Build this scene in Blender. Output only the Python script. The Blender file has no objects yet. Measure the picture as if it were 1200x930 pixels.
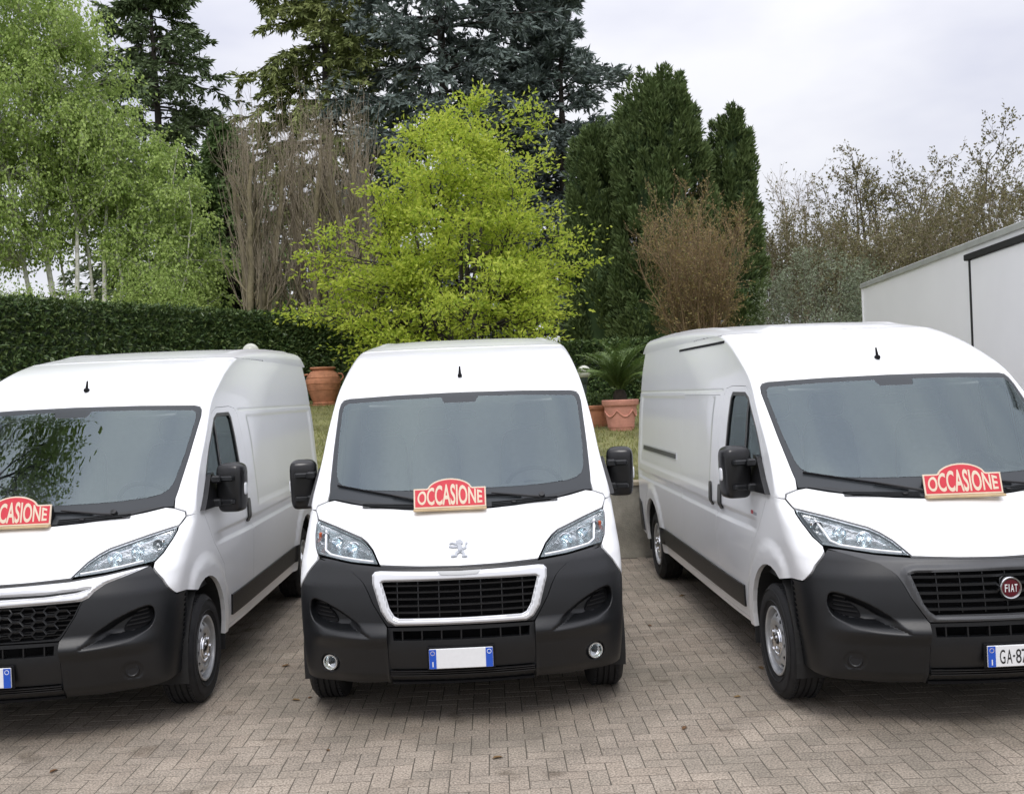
import bpy, math, random
import numpy as np
from mathutils import Matrix, Vector
from mathutils.geometry import delaunay_2d_cdt

SC = bpy.context.scene
COL = SC.collection
RNG = np.random.default_rng(7)
random.seed(7)

# ------------------------------------------------------------------ camera
cam_d = bpy.data.cameras.new('camera')
cam = bpy.data.objects.new('camera', cam_d)
COL.objects.link(cam)
CAM_H = 1.926
cam.matrix_world = (Matrix.Translation((0, 0, CAM_H)) @ Matrix.Rotation(math.pi / 2 - 0.00153, 4, 'X')
                    @ Matrix.Rotation(-0.04033, 4, 'Z'))
cam_d.sensor_width = 36.0
cam_d.lens = 36.0 * 1162.12 / 1200.0
cam_d.clip_start = 0.1
cam_d.clip_end = 3000
SC.camera = cam

# ------------------------------------------------------------------ sky and sun
SUN_EL, SUN_AZ = math.radians(50), math.radians(182)   # azimuth clockwise from +Y
world = bpy.data.worlds.new('World')
SC.world = world
world.use_nodes = True
wn, wl = world.node_tree.nodes, world.node_tree.links
wn.clear()
w_out = wn.new('ShaderNodeOutputWorld')
w_bg = wn.new('ShaderNodeBackground')
w_sky = wn.new('ShaderNodeTexSky')
w_sky.sky_type = 'NISHITA'
w_sky.sun_disc = False
w_sky.sun_elevation = SUN_EL
w_sky.sun_rotation = SUN_AZ
w_tc = wn.new('ShaderNodeTexCoord')
w_map = wn.new('ShaderNodeMapping')
w_map.inputs['Scale'].default_value = (1.0, 1.0, 2.6)
w_noise = wn.new('ShaderNodeTexNoise')
w_noise.inputs['Scale'].default_value = 2.3
w_noise.inputs['Detail'].default_value = 5.0
w_noise.inputs['Roughness'].default_value = 0.5
w_ramp = wn.new('ShaderNodeValToRGB')
w_ramp.color_ramp.elements[0].position = 0.36
w_ramp.color_ramp.elements[0].color = (6.5, 6.6, 7.7, 1)
w_ramp.color_ramp.elements[1].position = 0.62
w_ramp.color_ramp.elements[1].color = (9.0, 8.95, 9.3, 1)
w_sep = wn.new('ShaderNodeSeparateXYZ')
w_cl = wn.new('ShaderNodeClamp')
w_grad = wn.new('ShaderNodeMath')          # standard overcast sky: brighter towards the zenith
w_grad.operation = 'MULTIPLY_ADD'
w_grad.inputs[1].default_value = 0.8
w_grad.inputs[2].default_value = 0.535
w_sq = wn.new('ShaderNodeMath')
w_sq.operation = 'POWER'
w_sq.inputs[1].default_value = 2.0
w_mul = wn.new('ShaderNodeMix')
w_mul.data_type = 'RGBA'
w_mul.blend_type = 'MULTIPLY'
w_mul.inputs['Factor'].default_value = 1.0
w_mix = wn.new('ShaderNodeMix')
w_mix.data_type = 'RGBA'
w_mix.inputs['Factor'].default_value = 0.93   # cloud cover over the clear sky
wl.new(w_tc.outputs['Generated'], w_map.inputs['Vector'])
wl.new(w_map.outputs['Vector'], w_noise.inputs['Vector'])
wl.new(w_noise.outputs['Fac'], w_ramp.inputs['Fac'])
wl.new(w_tc.outputs['Generated'], w_sep.inputs[0])
wl.new(w_sep.outputs['Z'], w_cl.inputs['Value'])
wl.new(w_cl.outputs[0], w_sq.inputs[0])
wl.new(w_sq.outputs[0], w_grad.inputs[0])
wl.new(w_ramp.outputs['Color'], w_mul.inputs[6])
wl.new(w_grad.outputs[0], w_mul.inputs[7])
wl.new(w_sky.outputs['Color'], w_mix.inputs[6])
wl.new(w_mul.outputs[2], w_mix.inputs[7])
wl.new(w_mix.outputs[2], w_bg.inputs['Color'])
w_bg.inputs['Strength'].default_value = 0.10
wl.new(w_bg.outputs[0], w_out.inputs['Surface'])

sun_d = bpy.data.lights.new('sun', 'SUN')
sun_d.energy = 0.75
sun_d.angle = math.radians(20)
sun_d.color = (1.0, 0.97, 0.93)
sun = bpy.data.objects.new('sun', sun_d)
COL.objects.link(sun)
sdir = Vector((math.sin(SUN_AZ) * math.cos(SUN_EL), math.cos(SUN_AZ) * math.cos(SUN_EL), math.sin(SUN_EL)))
sun.rotation_euler = (-sdir).to_track_quat('-Z', 'Y').to_euler()
sun.location = (0, 0, 30)

SC.view_settings.view_transform = 'Standard'
SC.view_settings.look = 'None'
SC.view_settings.exposure = 0.9
SC.view_settings.gamma = 1.0
SC.render.engine = 'CYCLES'
SC.cycles.max_bounces = 9
SC.cycles.diffuse_bounces = 6
SC.cycles.transparent_max_bounces = 12
SC.cycles.use_denoising = True
SC.cycles.caustics_reflective = False
SC.cycles.caustics_refractive = False

# ------------------------------------------------------------------ helpers
def tag(o, label=None, cat=None, group=None, kind=None):
    if label: o['label'] = label
    if cat: o['category'] = cat
    if group: o['group'] = group
    if kind: o['kind'] = kind
    return o

def empty(name, loc=(0, 0, 0), rz=0.0):
    o = bpy.data.objects.new(name, None)
    o.empty_display_size = 0.2
    COL.objects.link(o)
    o.location = loc
    o.rotation_euler = (0, 0, rz)
    return o

class MB:
    """collects geometry; build() links it as one mesh object"""
    def __init__(s):
        s.v, s.n, s.f, s.c, s.k = [], [], [], [], 0
        s.custom = True
    def add(s, V, F, N=None, C=None):
        V = np.asarray(V, float).reshape(-1, 3)
        s.v.append(V)
        if N is None: s.custom = False
        else: s.n.append(np.asarray(N, float))
        s.f.append(([tuple(int(i) + s.k for i in f) for f in F]) if isinstance(F, list) else (np.asarray(F, int) + s.k).tolist())
        if C is not None: s.c.append(np.broadcast_to(np.asarray(C, float), (len(V),)))
        s.k += len(V)
        return s
    def box(s, c, d, M=None, bev=0.0):
        x, y, z = [a / 2 for a in d]
        if bev:
            b = min(bev, x * .9, y * .9, z * .9)
            vs, fs = [], []
            # chamfered box: 24 verts
            for sx in (-1, 1):
                for sy in (-1, 1):
                    for sz in (-1, 1):
                        vs += [(sx * x, sy * (y - b), sz * (z - b)), (sx * (x - b), sy * y, sz * (z - b)), (sx * (x - b), sy * (y - b), sz * z)]
            V = np.array(vs)
            idx = lambda sx, sy, sz, k: (((sx > 0) * 4 + (sy > 0) * 2 + (sz > 0)) * 3 + k)
            for a in (-1, 1):
                q = [(a, -1, -1), (a, 1, -1), (a, 1, 1), (a, -1, 1)]
                fs.append([idx(*p, 0) for p in (q if a > 0 else q[::-1])])
                q = [(-1, a, -1), (1, a, -1), (1, a, 1), (-1, a, 1)]
                fs.append([idx(*p, 1) for p in (q[::-1] if a > 0 else q)])
                q = [(-1, -1, a), (1, -1, a), (1, 1, a), (-1, 1, a)]
                fs.append([idx(*p, 2) for p in (q if a > 0 else q[::-1])])
            for a in (-1, 1):
                for b2 in (-1, 1):
                    fs.append([idx(a, b2, -1, 0), idx(a, b2, -1, 1), idx(a, b2, 1, 1), idx(a, b2, 1, 0)][::(1 if a * b2 > 0 else -1)])
                    fs.append([idx(a, -1, b2, 0), idx(a, 1, b2, 0), idx(a, 1, b2, 2), idx(a, -1, b2, 2)][::(1 if a * b2 > 0 else -1)])
                    fs.append([idx(-1, a, b2, 1), idx(-1, a, b2, 2), idx(1, a, b2, 2), idx(1, a, b2, 1)][::(1 if a * b2 > 0 else -1)])
            for sx in (-1, 1):
                for sy in (-1, 1):
                    for sz in (-1, 1):
                        fs.append([idx(sx, sy, sz, k) for k in ((0, 1, 2) if sx * sy * sz > 0 else (2, 1, 0))])
        else:
            V = np.array([(sx * x, sy * y, sz * z) for sx in (-1, 1) for sy in (-1, 1) for sz in (-1, 1)])
            fs = [[0, 1, 3, 2], [4, 6, 7, 5], [0, 4, 5, 1], [2, 3, 7, 6], [0, 2, 6, 4], [1, 5, 7, 3]]
        if M is not None: V = V @ np.array(M.to_3x3()).T
        return s.add(V + np.array(c), fs)
    def tube(s, pts, r, n=8, cap=True):
        pts = [Vector(p) for p in pts]
        rs = r if isinstance(r, (list, tuple, np.ndarray)) else [r] * len(pts)
        V, F = [], []
        up = None
        for i, p in enumerate(pts):
            t = (pts[min(i + 1, len(pts) - 1)] - pts[max(i - 1, 0)]).normalized()
            if up is None: up = t.orthogonal().normalized()
            up = (up - t * up.dot(t)).normalized()
            b = t.cross(up)
            for k in range(n):
                a = 2 * math.pi * k / n
                V.append(p + (up * math.cos(a) + b * math.sin(a)) * rs[i])
        for i in range(len(pts) - 1):
            for k in range(n):
                a, b2 = i * n + k, i * n + (k + 1) % n
                F.append([a, b2, b2 + n, a + n])
        if cap:
            F.append(list(range(n))[::-1])
            F.append([(len(pts) - 1) * n + k for k in range(n)])
        return s.add([tuple(v) for v in V], F)
    def lathe(s, prof, n=32, M=None, closed=False):
        """prof: (radius, height) pairs round local z"""
        V, F = [], []
        for r, z in prof:
            for k in range(n):
                a = 2 * math.pi * k / n
                V.append((r * math.cos(a), r * math.sin(a), z))
        m = len(prof)
        for i in range(m if closed else m - 1):
            j = (i + 1) % m
            for k in range(n):
                F.append([i * n + k, i * n + (k + 1) % n, j * n + (k + 1) % n, j * n + k])
        V = np.array(V)
        if M is not None: V = V @ np.array(M.to_3x3()).T + np.array(M.translation)
        return s.add(V, F)
    def prism(s, poly, depth, M):
        """2D outline extruded along local z (0..depth)"""
        n = len(poly)
        V = np.array([(x, y, 0) for x, y in poly] + [(x, y, depth) for x, y in poly], float)
        F = [[i, (i + 1) % n, n + (i + 1) % n, n + i] for i in range(n)]
        F += [list(range(n))[::-1], [n + i for i in range(n)]]
        V = V @ np.array(M.to_3x3()).T + np.array(M.translation)
        return s.add(V, F)
    def build(s, name, mat, parent=None, smooth=35, kind=None):
        V = np.concatenate(s.v) if s.v else np.zeros((0, 3))
        F = [f for fl in s.f for f in fl]
        me = bpy.data.meshes.new(name)
        me.from_pydata(V.tolist(), [], F)
        if s.c:
            at = me.attributes.new('tint', 'FLOAT', 'POINT')
            at.data.foreach_set('value', np.concatenate(s.c).astype(np.float32))
        me.materials.append(mat)
        if s.custom and s.n:
            me.polygons.foreach_set('use_smooth', [True] * len(me.polygons))
            me.normals_split_custom_set_from_vertices(np.concatenate(s.n).tolist())
        elif smooth:
            me.polygons.foreach_set('use_smooth', [True] * len(me.polygons))
            me.set_sharp_from_angle(angle=math.radians(smooth))
        else:
            me.polygons.foreach_set('use_smooth', [False] * len(me.polygons))
        o = bpy.data.objects.new(name, me)
        COL.objects.link(o)
        if parent is not None: o.parent = parent
        if kind: o['kind'] = kind
        return o

def big_mesh(name, V, F, mat, tint=None, parent=None, kind=None, smooth=False):
    """numpy triangles or quads straight into a mesh"""
    V = np.ascontiguousarray(V, np.float32); F = np.ascontiguousarray(F, np.int32)
    me = bpy.data.meshes.new(name)
    k = F.shape[1]
    me.vertices.add(len(V)); me.vertices.foreach_set('co', V.ravel())
    me.loops.add(F.size); me.loops.foreach_set('vertex_index', F.ravel())
    me.polygons.add(len(F)); me.polygons.foreach_set('loop_start', np.arange(0, F.size, k, dtype=np.int32))
    me.update(calc_edges=True)
    me.polygons.foreach_set('use_smooth', np.full(len(F), bool(smooth)))
    if tint is not None:
        at = me.attributes.new('tint', 'FLOAT', 'POINT')
        at.data.foreach_set('value', np.asarray(tint, np.float32))
    me.materials.append(mat)
    o = bpy.data.objects.new(name, me)
    COL.objects.link(o)
    if parent is not None: o.parent = parent
    if kind: o['kind'] = kind
    return o

# ------------------------------------------------------------------ materials
def mat(name, col, rough=0.5, metal=0.0, spec=0.5, coat=0.0, noise=None, bump=None, tint=None, rnd=None, trans=0.0, sheen=0):
    """noise=(scale, amount) mottles the colour; bump=(scale, strength, distance);
    tint=[colours] ramps over the point attribute 'tint'; rnd=[colours] ramps over the object's random number"""
    m = bpy.data.materials.new(name)
    m.use_nodes = True
    N, L = m.node_tree.nodes, m.node_tree.links
    b = N['Principled BSDF']
    out = N['Material Output']
    b.inputs['Base Color'].default_value = (*col, 1)
    b.inputs['Roughness'].default_value = rough
    b.inputs['Metallic'].default_value = metal
    b.inputs['Specular IOR Level'].default_value = spec
    b.inputs['Coat Weight'].default_value = coat
    b.inputs['Coat Roughness'].default_value = 0.06
    src = None
    if tint or rnd:
        ramp = N.new('ShaderNodeValToRGB')
        cols = tint or rnd
        els = ramp.color_ramp.elements
        while len(els) < len(cols): els.new(0.5)
        for i, c in enumerate(cols):
            els[i].position = i / (len(cols) - 1); els[i].color = (*c, 1)
        if tint:
            at = N.new('ShaderNodeAttribute'); at.attribute_name = 'tint'
            L.new(at.outputs['Fac'], ramp.inputs['Fac'])
        else:
            oi = N.new('ShaderNodeObjectInfo')
            L.new(oi.outputs['Random'], ramp.inputs['Fac'])
        src = ramp.outputs['Color']
    if noise:
        tc = N.new('ShaderNodeTexCoord')
        no = N.new('ShaderNodeTexNoise')
        no.inputs['Scale'].default_value = noise[0]
        no.inputs['Detail'].default_value = 6
        no.inputs['Roughness'].default_value = 0.65
        L.new(tc.outputs['Object'] if not (len(noise) > 2) else N.new('ShaderNodeNewGeometry').outputs['Position'], no.inputs['Vector'])
        mr = N.new('ShaderNodeMapRange')
        mr.inputs['From Min'].default_value = 0.3; mr.inputs['From Max'].default_value = 0.7
        mr.inputs['To Min'].default_value = 1 - noise[1]; mr.inputs['To Max'].default_value = 1 + noise[1]
        L.new(no.outputs['Fac'], mr.inputs['Value'])
        mx = N.new('ShaderNodeMix'); mx.data_type = 'RGBA'; mx.blend_type = 'MULTIPLY'
        mx.inputs['Factor'].default_value = 1
        if src is not None: L.new(src, mx.inputs[6])
        else: mx.inputs[6].default_value = (*col, 1)
        L.new(mr.outputs[0], mx.inputs[7])
        src = mx.outputs[2]
    if src is not None: L.new(src, b.inputs['Base Color'])
    if bump:
        tc = N.new('ShaderNodeTexCoord')
        no = N.new('ShaderNodeTexNoise')
        no.inputs['Scale'].default_value = bump[0]; no.inputs['Detail'].default_value = 4
        L.new(tc.outputs['Object'], no.inputs['Vector'])
        bp = N.new('ShaderNodeBump')
        bp.inputs['Strength'].default_value = bump[1]; bp.inputs['Distance'].default_value = bump[2]
        L.new(no.outputs['Fac'], bp.inputs['Height'])
        L.new(bp.outputs[0], b.inputs['Normal'])
    if trans:
        tr = N.new('ShaderNodeBsdfTranslucent')
        if src is not None: L.new(src, tr.inputs['Color'])
        else: tr.inputs['Color'].default_value = (*col, 1)
        ms = N.new('ShaderNodeMixShader'); ms.inputs[0].default_value = trans
        L.new(b.outputs[0], ms.inputs[1]); L.new(tr.outputs[0], ms.inputs[2])
        L.new(ms.outputs[0], out.inputs['Surface'])
    return m

def glass(name, tint, ior=1.5, rough=0.0):
    """thin pane: clear tinted transmission under a Fresnel reflection"""
    m = bpy.data.materials.new(name)
    m.use_nodes = True
    N, L = m.node_tree.nodes, m.node_tree.links
    N.clear()
    out = N.new('ShaderNodeOutputMaterial')
    tr = N.new('ShaderNodeBsdfTransparent'); tr.inputs['Color'].default_value = (*tint, 1)
    gl = N.new('ShaderNodeBsdfGlossy'); gl.inputs['Roughness'].default_value = rough
    gl.inputs['Color'].default_value = (0.82, 0.97, 1.0, 1)
    fr = N.new('ShaderNodeFresnel'); fr.inputs['IOR'].default_value = ior
    ms = N.new('ShaderNodeMixShader')
    L.new(fr.outputs[0], ms.inputs[0]); L.new(tr.outputs[0], ms.inputs[1]); L.new(gl.outputs[0], ms.inputs[2])
    L.new(ms.outputs[0], out.inputs['Surface'])
    return m

M = {}
M['paint'] = mat('white_paint', (0.86, 0.87, 0.88), 0.28, coat=0.6, noise=(1.7, 0.015))
M['frit'] = mat('black_glass_border', (0.035, 0.04, 0.045), 0.3, spec=0.35)
M['cowl'] = mat('cowl_plastic', (0.028, 0.031, 0.034), 0.5, spec=0.4, noise=(12, 0.2))
M['plastic'] = mat('dark_bumper_plastic', (0.0065, 0.0072, 0.0085), 0.38, spec=0.5, noise=(9, 0.15), bump=(420, 0.25, 0.002))
M['plastic2'] = mat('grey_bumper_plastic', (0.06, 0.062, 0.066), 0.42, noise=(9, 0.1), bump=(420, 0.2, 0.002))
M['black'] = mat('gloss_black_plastic', (0.012, 0.012, 0.013), 0.28)
M['matt'] = mat('matt_black', (0.007, 0.007, 0.008), 0.8, spec=0.2, noise=(6, 0.2))
M['rubber'] = mat('tyre_rubber', (0.022, 0.022, 0.023), 0.75, spec=0.3, noise=(14, 0.25), bump=(90, 0.3, 0.003))
M['steel'] = mat('silver_wheel_paint', (0.55, 0.56, 0.57), 0.34, metal=0.6, noise=(18, 0.12))
M['chrome'] = mat('chrome', (0.75, 0.76, 0.78), 0.12, metal=1.0)
M['reflector'] = mat('headlight_reflector', (0.72, 0.73, 0.74), 0.18, metal=0.85, noise=(45, 0.18), bump=(55, 0.5, 0.008))
M['satin'] = mat('satin_silver', (0.74, 0.75, 0.77), 0.3, metal=0.35, coat=0.4)
M['drl'] = mat('white_light_guide', (0.85, 0.87, 0.9), 0.25)
M['amber'] = mat('amber_lens', (0.45, 0.09, 0.03), 0.25)
M['lens'] = glass('clear_lens', (0.96, 0.97, 0.98), 1.45)
M['wind'] = glass('windscreen_glass', (0.92, 0.97, 0.96), 2.15)
M['sideglass'] = glass('side_glass', (0.84, 0.93, 0.91), 1.6)
M['mirror'] = mat('mirror_glass', (0.6, 0.62, 0.64), 0.03, metal=1.0)
M['trim'] = mat('cabin_plastic', (0.05, 0.053, 0.056), 0.65, noise=(8, 0.15))
M['seat'] = mat('seat_fabric', (0.06, 0.063, 0.068), 0.9, noise=(30, 0.2))
M['bulk'] = mat('cabin_lining', (0.80, 0.82, 0.80), 0.7, noise=(4, 0.1))
M['under'] = mat('underbody', (0.015, 0.015, 0.015), 0.9, noise=(5, 0.3))
M['plate'] = mat('plate_white', (0.78, 0.79, 0.80), 0.3, noise=(40, 0.03))
M['pblue'] = mat('plate_blue', (0.02, 0.09, 0.50), 0.35, noise=(40, 0.05))
M['ink'] = mat('plate_ink', (0.02, 0.02, 0.02), 0.5)
M['signred'] = mat('sign_red', (0.62, 0.035, 0.055), 0.45, noise=(25, 0.06))
M['cream'] = mat('sign_cream', (0.74, 0.62, 0.48), 0.5, noise=(25, 0.05))
M['pine'] = mat('pale_wood', (0.50, 0.37, 0.21), 0.6, noise=(12, 0.15))
M['badge'] = mat('badge_dark_red', (0.10, 0.006, 0.014), 0.25, coat=0.5)
M['dred'] = mat('decal_red', (0.5, 0.03, 0.04), 0.4)
M['dgrey'] = mat('decal_grey', (0.35, 0.37, 0.40), 0.4)
M['box'] = mat('truck_box_white', (0.92, 0.92, 0.93), 0.4, noise=(0.8, 0.03))
M['alu'] = mat('brushed_aluminium', (0.58, 0.59, 0.59), 0.45, metal=0.55, noise=(3, 0.12))
M['emblem'] = mat('emblem_metal', (0.40, 0.42, 0.45), 0.35, metal=0.3)
M['paver'] = None
# ------------------------------------------------------------------ van surfaces (metres; x across, y back from the nose, z up)
def pchip(xs, ys):
    xs = np.array(xs, float); ys = np.array(ys, float); h = np.diff(xs); d = np.diff(ys) / h
    m = np.zeros(len(xs)); m[0] = d[0]; m[-1] = d[-1]
    for i in range(1, len(xs) - 1):
        if d[i - 1] * d[i] > 0:
            w1 = 2 * h[i] + h[i - 1]; w2 = h[i] + 2 * h[i - 1]
            m[i] = (w1 + w2) / (w1 / d[i - 1] + w2 / d[i])
    def f(x):
        x = np.clip(np.asarray(x, float), xs[0], xs[-1])
        i = np.clip(np.searchsorted(xs, x) - 1, 0, len(h) - 1)
        t = (x - xs[i]) / h[i]; t2 = t * t; t3 = t2 * t
        return (2*t3-3*t2+1)*ys[i] + (t3-2*t2+t)*h[i]*m[i] + (-2*t3+3*t2)*ys[i+1] + (t3-t2)*h[i]*m[i+1]
    return f

YC = pchip([.20,.27,.36,.50,.70,.88,.945,.975,1.0,1.08,1.15,1.21,1.245,1.307,1.40,1.60,1.80,1.926,1.96,2.02,2.087,2.15,2.2,2.28,2.33],
           [.12,.04,.005,0.,.01,.035,.05,.075,.11,.255,.415,.55,.592,.66,.764,.995,1.225,1.37,1.412,1.505,1.645,1.79,1.92,2.18,2.40])
BW = pchip([.2,.5,.85,.95,1.0,1.1,1.25,1.6,1.96,2.33], [.19,.19,.21,.27,.28,.24,.19,.165,.155,.14])
EC = pchip([.2,.5,.8,.95,1.05,1.13,1.2,1.26,1.35,1.6,1.9,1.96,2.1,2.33], [.36,.36,.36,.34,.33,.26,.17,.11,.07,.055,.055,.07,.13,.20])
HW = pchip([.18,.3,.5,.8,1.0,1.2,1.4,1.7,1.94,2.1,2.2,2.33], [.97,.985,1.005,1.02,1.025,1.02,1.005,.985,.955,.935,.918,.892])
_X = np.concatenate([np.linspace(0, .9, 2000), 1 - .1 * np.linspace(1, 0, 3000)[1:] ** 2.5])
_Y = 1 - (1 - _X ** 4.6) ** (1 / 4.6)
_S = np.concatenate([[0], np.cumsum(np.hypot(np.diff(_X), .4 * np.diff(_Y)))]); _S /= _S[-1]
QM = 1.2                                   # metres per unit of q, for even meshing

def TZ(z): return .035 + .022 * sst(1.2, 1.6, z)    # the cab narrows towards the nose
def FW(z): return HW(z) * (1 - TZ(z))
def yend(z): return YC(z) + BW(z) + EC(z)
def x2q(p):
    p = np.asarray(p, float)
    x, z = p[:, 0], p[:, 1]
    return np.stack([np.sign(x) * np.interp(np.minimum(np.abs(x) / FW(z), 1), _X, _S) * QM, z], -1)
def Fy(x, z):
    t = np.clip(np.abs(x) / FW(z), 0, 1)
    return YC(z) + BW(z) * t * t + EC(z) * np.interp(t, _X, _Y)
def sst(a, b, x):
    t = np.clip((x - a) / (b - a), 0, 1)
    return t * t * (3 - 2 * t)

def seg_dist(P, poly):
    """signed distance (inside positive) of points P to a closed outline"""
    A = np.asarray(poly, float); B = np.roll(A, -1, 0)
    d = np.full(len(P), 1e9); ins = np.zeros(len(P), bool)
    for a, b in zip(A, B):
        ab = b - a
        t = np.clip(((P - a) @ ab) / max(ab @ ab, 1e-12), 0, 1)
        d = np.minimum(d, np.hypot(*(P - a - t[:, None] * ab).T))
        c = (a[1] > P[:, 1]) != (b[1] > P[:, 1])
        with np.errstate(divide='ignore', invalid='ignore'):
            xx = a[0] + (P[:, 1] - a[1]) * ab[0] / ab[1] if abs(ab[1]) > 1e-12 else np.full(len(P), 1e9)
        ins ^= c & (P[:, 0] < xx)
    return np.where(ins, d, -d)

def make_front(disp=None):
    def S(D):
        q, z = D[:, 0], D[:, 1]
        X = np.interp(np.abs(q) / QM, _S, _X); Y = np.interp(np.abs(q) / QM, _S, _Y)
        x = np.sign(q) * FW(z) * X
        y = YC(z) + BW(z) * X * X + EC(z) * Y
        if disp is not None: y = y + disp(np.abs(x), z)
        return np.stack([x, y, z], -1)
    return S

def dense(poly, step, closed=True):
    A = [np.asarray(p, float) for p in poly]; out = []
    n = len(A)
    for i in range(n if closed else n - 1):
        a, b = A[i], A[(i + 1) % n]
        k = max(1, int(math.ceil(np.hypot(*(b - a)) / step)))
        for j in range(k): out.append(a + (b - a) * j / k)
    if not closed: out.append(A[-1])
    return np.array(out)

def inset(poly, d):
    """shrink a closed outline by d"""
    A = np.asarray(poly, float); n = len(A)
    area = sum(A[i][0] * A[(i+1) % n][1] - A[(i+1) % n][0] * A[i][1] for i in range(n))
    s = 1 if area > 0 else -1
    out = []
    for i in range(n):
        e1 = A[i] - A[i - 1]; e2 = A[(i + 1) % n] - A[i]
        n1 = np.array([-e1[1], e1[0]]) / max(np.hypot(*e1), 1e-9) * s
        n2 = np.array([-e2[1], e2[0]]) / max(np.hypot(*e2), 1e-9) * s
        m = n1 + n2; l = np.hypot(*m)
        m = m / l if l > 1e-6 else n1
        out.append(A[i] + m * d / max(m @ n1, .35))
    return np.array(out)

def rounded(poly, r, k=5):
    """round the corners of an outline"""
    A = [np.asarray(p, float) for p in poly]; n = len(A); out = []
    for i in range(n):
        p, a, b = A[i], A[i - 1], A[(i + 1) % n]
        ra = min(r, np.hypot(*(a - p)) * .45); rb = min(r, np.hypot(*(b - p)) * .45)
        s = p + (a - p) / np.hypot(*(a - p)) * ra; e = p + (b - p) / np.hypot(*(b - p)) * rb
        for j in range(k + 1):
            t = j / k
            out.append((1 - t) ** 2 * s + 2 * t * (1 - t) * p + t * t * e)
    return out

def both(half):
    """mirror a half outline that starts and ends on x = 0"""
    h = [tuple(p) for p in half]
    return h + [(-x, z) for x, z in h[::-1] if abs(x) > 1e-9]

REF_FRONT = lambda P: P - np.array([0, 3.2, .9])
REF_UP = lambda P: np.array([0, 0, 1.0]) + 0 * P

def panel(mb, S, poly, ref, holes=(), us=None, vs=None, off=0.0, flange=0.014, todom=None, bstep=0.025, flip=False):
    """triangulate an outline (with holes) on the surface S and turn its rim inwards"""
    loops = [dense(poly, bstep)] + [dense(h, bstep) for h in holes]
    if todom is not None: loops = [todom(l) for l in loops]
    lo = loops[0].min(0); hi = loops[0].max(0)
    if us is None or np.isscalar(us): us = np.arange(lo[0], hi[0], us or .03)
    if vs is None or np.isscalar(vs): vs = np.arange(lo[1], hi[1], vs or .03)
    us = us[(us > lo[0]) & (us < hi[0])]; vs = vs[(vs > lo[1]) & (vs < hi[1])]
    G = np.stack(np.meshgrid(us, vs), -1).reshape(-1, 2)
    G = G + (RNG.random(G.shape) - .5) * 1e-5
    if len(G):
        d = seg_dist(G, loops[0])
        for h in loops[1:]: d = np.minimum(d, -seg_dist(G, h))
        G = G[d > .0035]
    pts = [loops[0]] + loops[1:] + [G]
    allp = np.concatenate(pts)
    edges, k = [], 0
    for l in loops:
        edges += [(k + i, k + (i + 1) % len(l)) for i in range(len(l))]; k += len(l)
    vo, eo, fo, _, _, _ = delaunay_2d_cdt([Vector(p) for p in allp.tolist()], edges, [], 0, 1e-7)
    D = np.array([tuple(v) for v in vo]); T = np.array([f for f in fo if len(f) == 3])
    c = D[T].mean(1)
    ok = seg_dist(c, loops[0]) > 0
    for h in loops[1:]: ok &= seg_dist(c, h) < 0
    T = T[ok]
    used = np.unique(T); remap = -np.ones(len(D), int); remap[used] = np.arange(len(used))
    D = D[used]; T = remap[T]
    e = 2e-4
    P = S(D)
    du = S(D + [e, 0]) - S(D - [e, 0]); dv = S(D + [0, e]) - S(D - [0, e])
    Nn = np.cross(du, dv); Nn /= np.maximum(np.linalg.norm(Nn, axis=1), 1e-12)[:, None]
    R = ref(P)
    Nn *= np.sign((Nn * R).sum(1) + 1e-9)[:, None]
    P = P + Nn * off
    fn = np.cross(P[T[:, 1]] - P[T[:, 0]], P[T[:, 2]] - P[T[:, 0]])
    bad = (fn * Nn[T[:, 0]]).sum(1) < 0
    T[bad] = T[bad][:, ::-1]
    mb.add(P, T, Nn)
    if flange:
        from collections import Counter
        ec = Counter()
        for t in T.tolist():
            for a, b in ((t[0], t[1]), (t[1], t[2]), (t[2], t[0])): ec[(min(a, b), max(a, b))] += 1
        V, Nf, F = [], [], []
        for t in T.tolist():
            for a, b in ((t[0], t[1]), (t[1], t[2]), (t[2], t[0])):
                if ec[(min(a, b), max(a, b))] == 1:
                    ed = P[b] - P[a]
                    nn = np.cross(ed, Nn[a]); nn /= max(np.linalg.norm(nn), 1e-12)
                    i = len(V)
                    V += [P[a], P[b], P[b] - Nn[b] * flange, P[a] - Nn[a] * flange]
                    Nf += [nn] * 4
                    F.append([i, i + 3, i + 2, i + 1])
        mb.add(V, F, Nf)
    return mb

FS = make_front()
# outlines measured on the front of the vans, (x, z)
HEADLIGHT = [(.466,.974),(.515,1.042),(.555,1.075),(.595,1.098),(.66,1.117),(.775,1.15),(.905,1.182),(.912,1.16),(.905,1.112),(.885,1.05),(.858,1.012),(.79,1.004),(.635,.984)]
BONNET = both([(0,.962),(.225,.965),(.46,.973),(.512,1.045),(.552,1.079),(.593,1.102),(.66,1.121),(.775,1.154),(.908,1.187),(.935,1.235),(.925,1.262),(.86,1.288),(.81,1.297),(.70,1.276),(.57,1.258),(.35,1.238),(.2,1.230),(0,1.227)])
WS_EDGE = [(.86,1.292),(.853,1.345),(.857,1.39),(.864,1.60),(.866,1.87),(.858,1.915),(.84,1.938),(.80,1.948),(.45,1.960),(0,1.965)]
WS_CLEAR = both([(0,1.345),(.37,1.346),(.55,1.352),(.70,1.364),(.76,1.378),(.80,1.405),(.818,1.45),(.832,1.62),(.835,1.85),(.826,1.895),(.80,1.912),(.45,1.927),(.13,1.932),(.11,1.893),(0,1.892)])
WS_OUT = both([(0,1.232),(.2,1.235),(.35,1.243),(.57,1.263),(.70,1.281),(.81,1.302),(.852,1.300)] + [(x - .004, z - (.004 if z > 1.9 else 0)) for x, z in WS_EDGE[1:-1]] + [(0, 1.961)])
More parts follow.
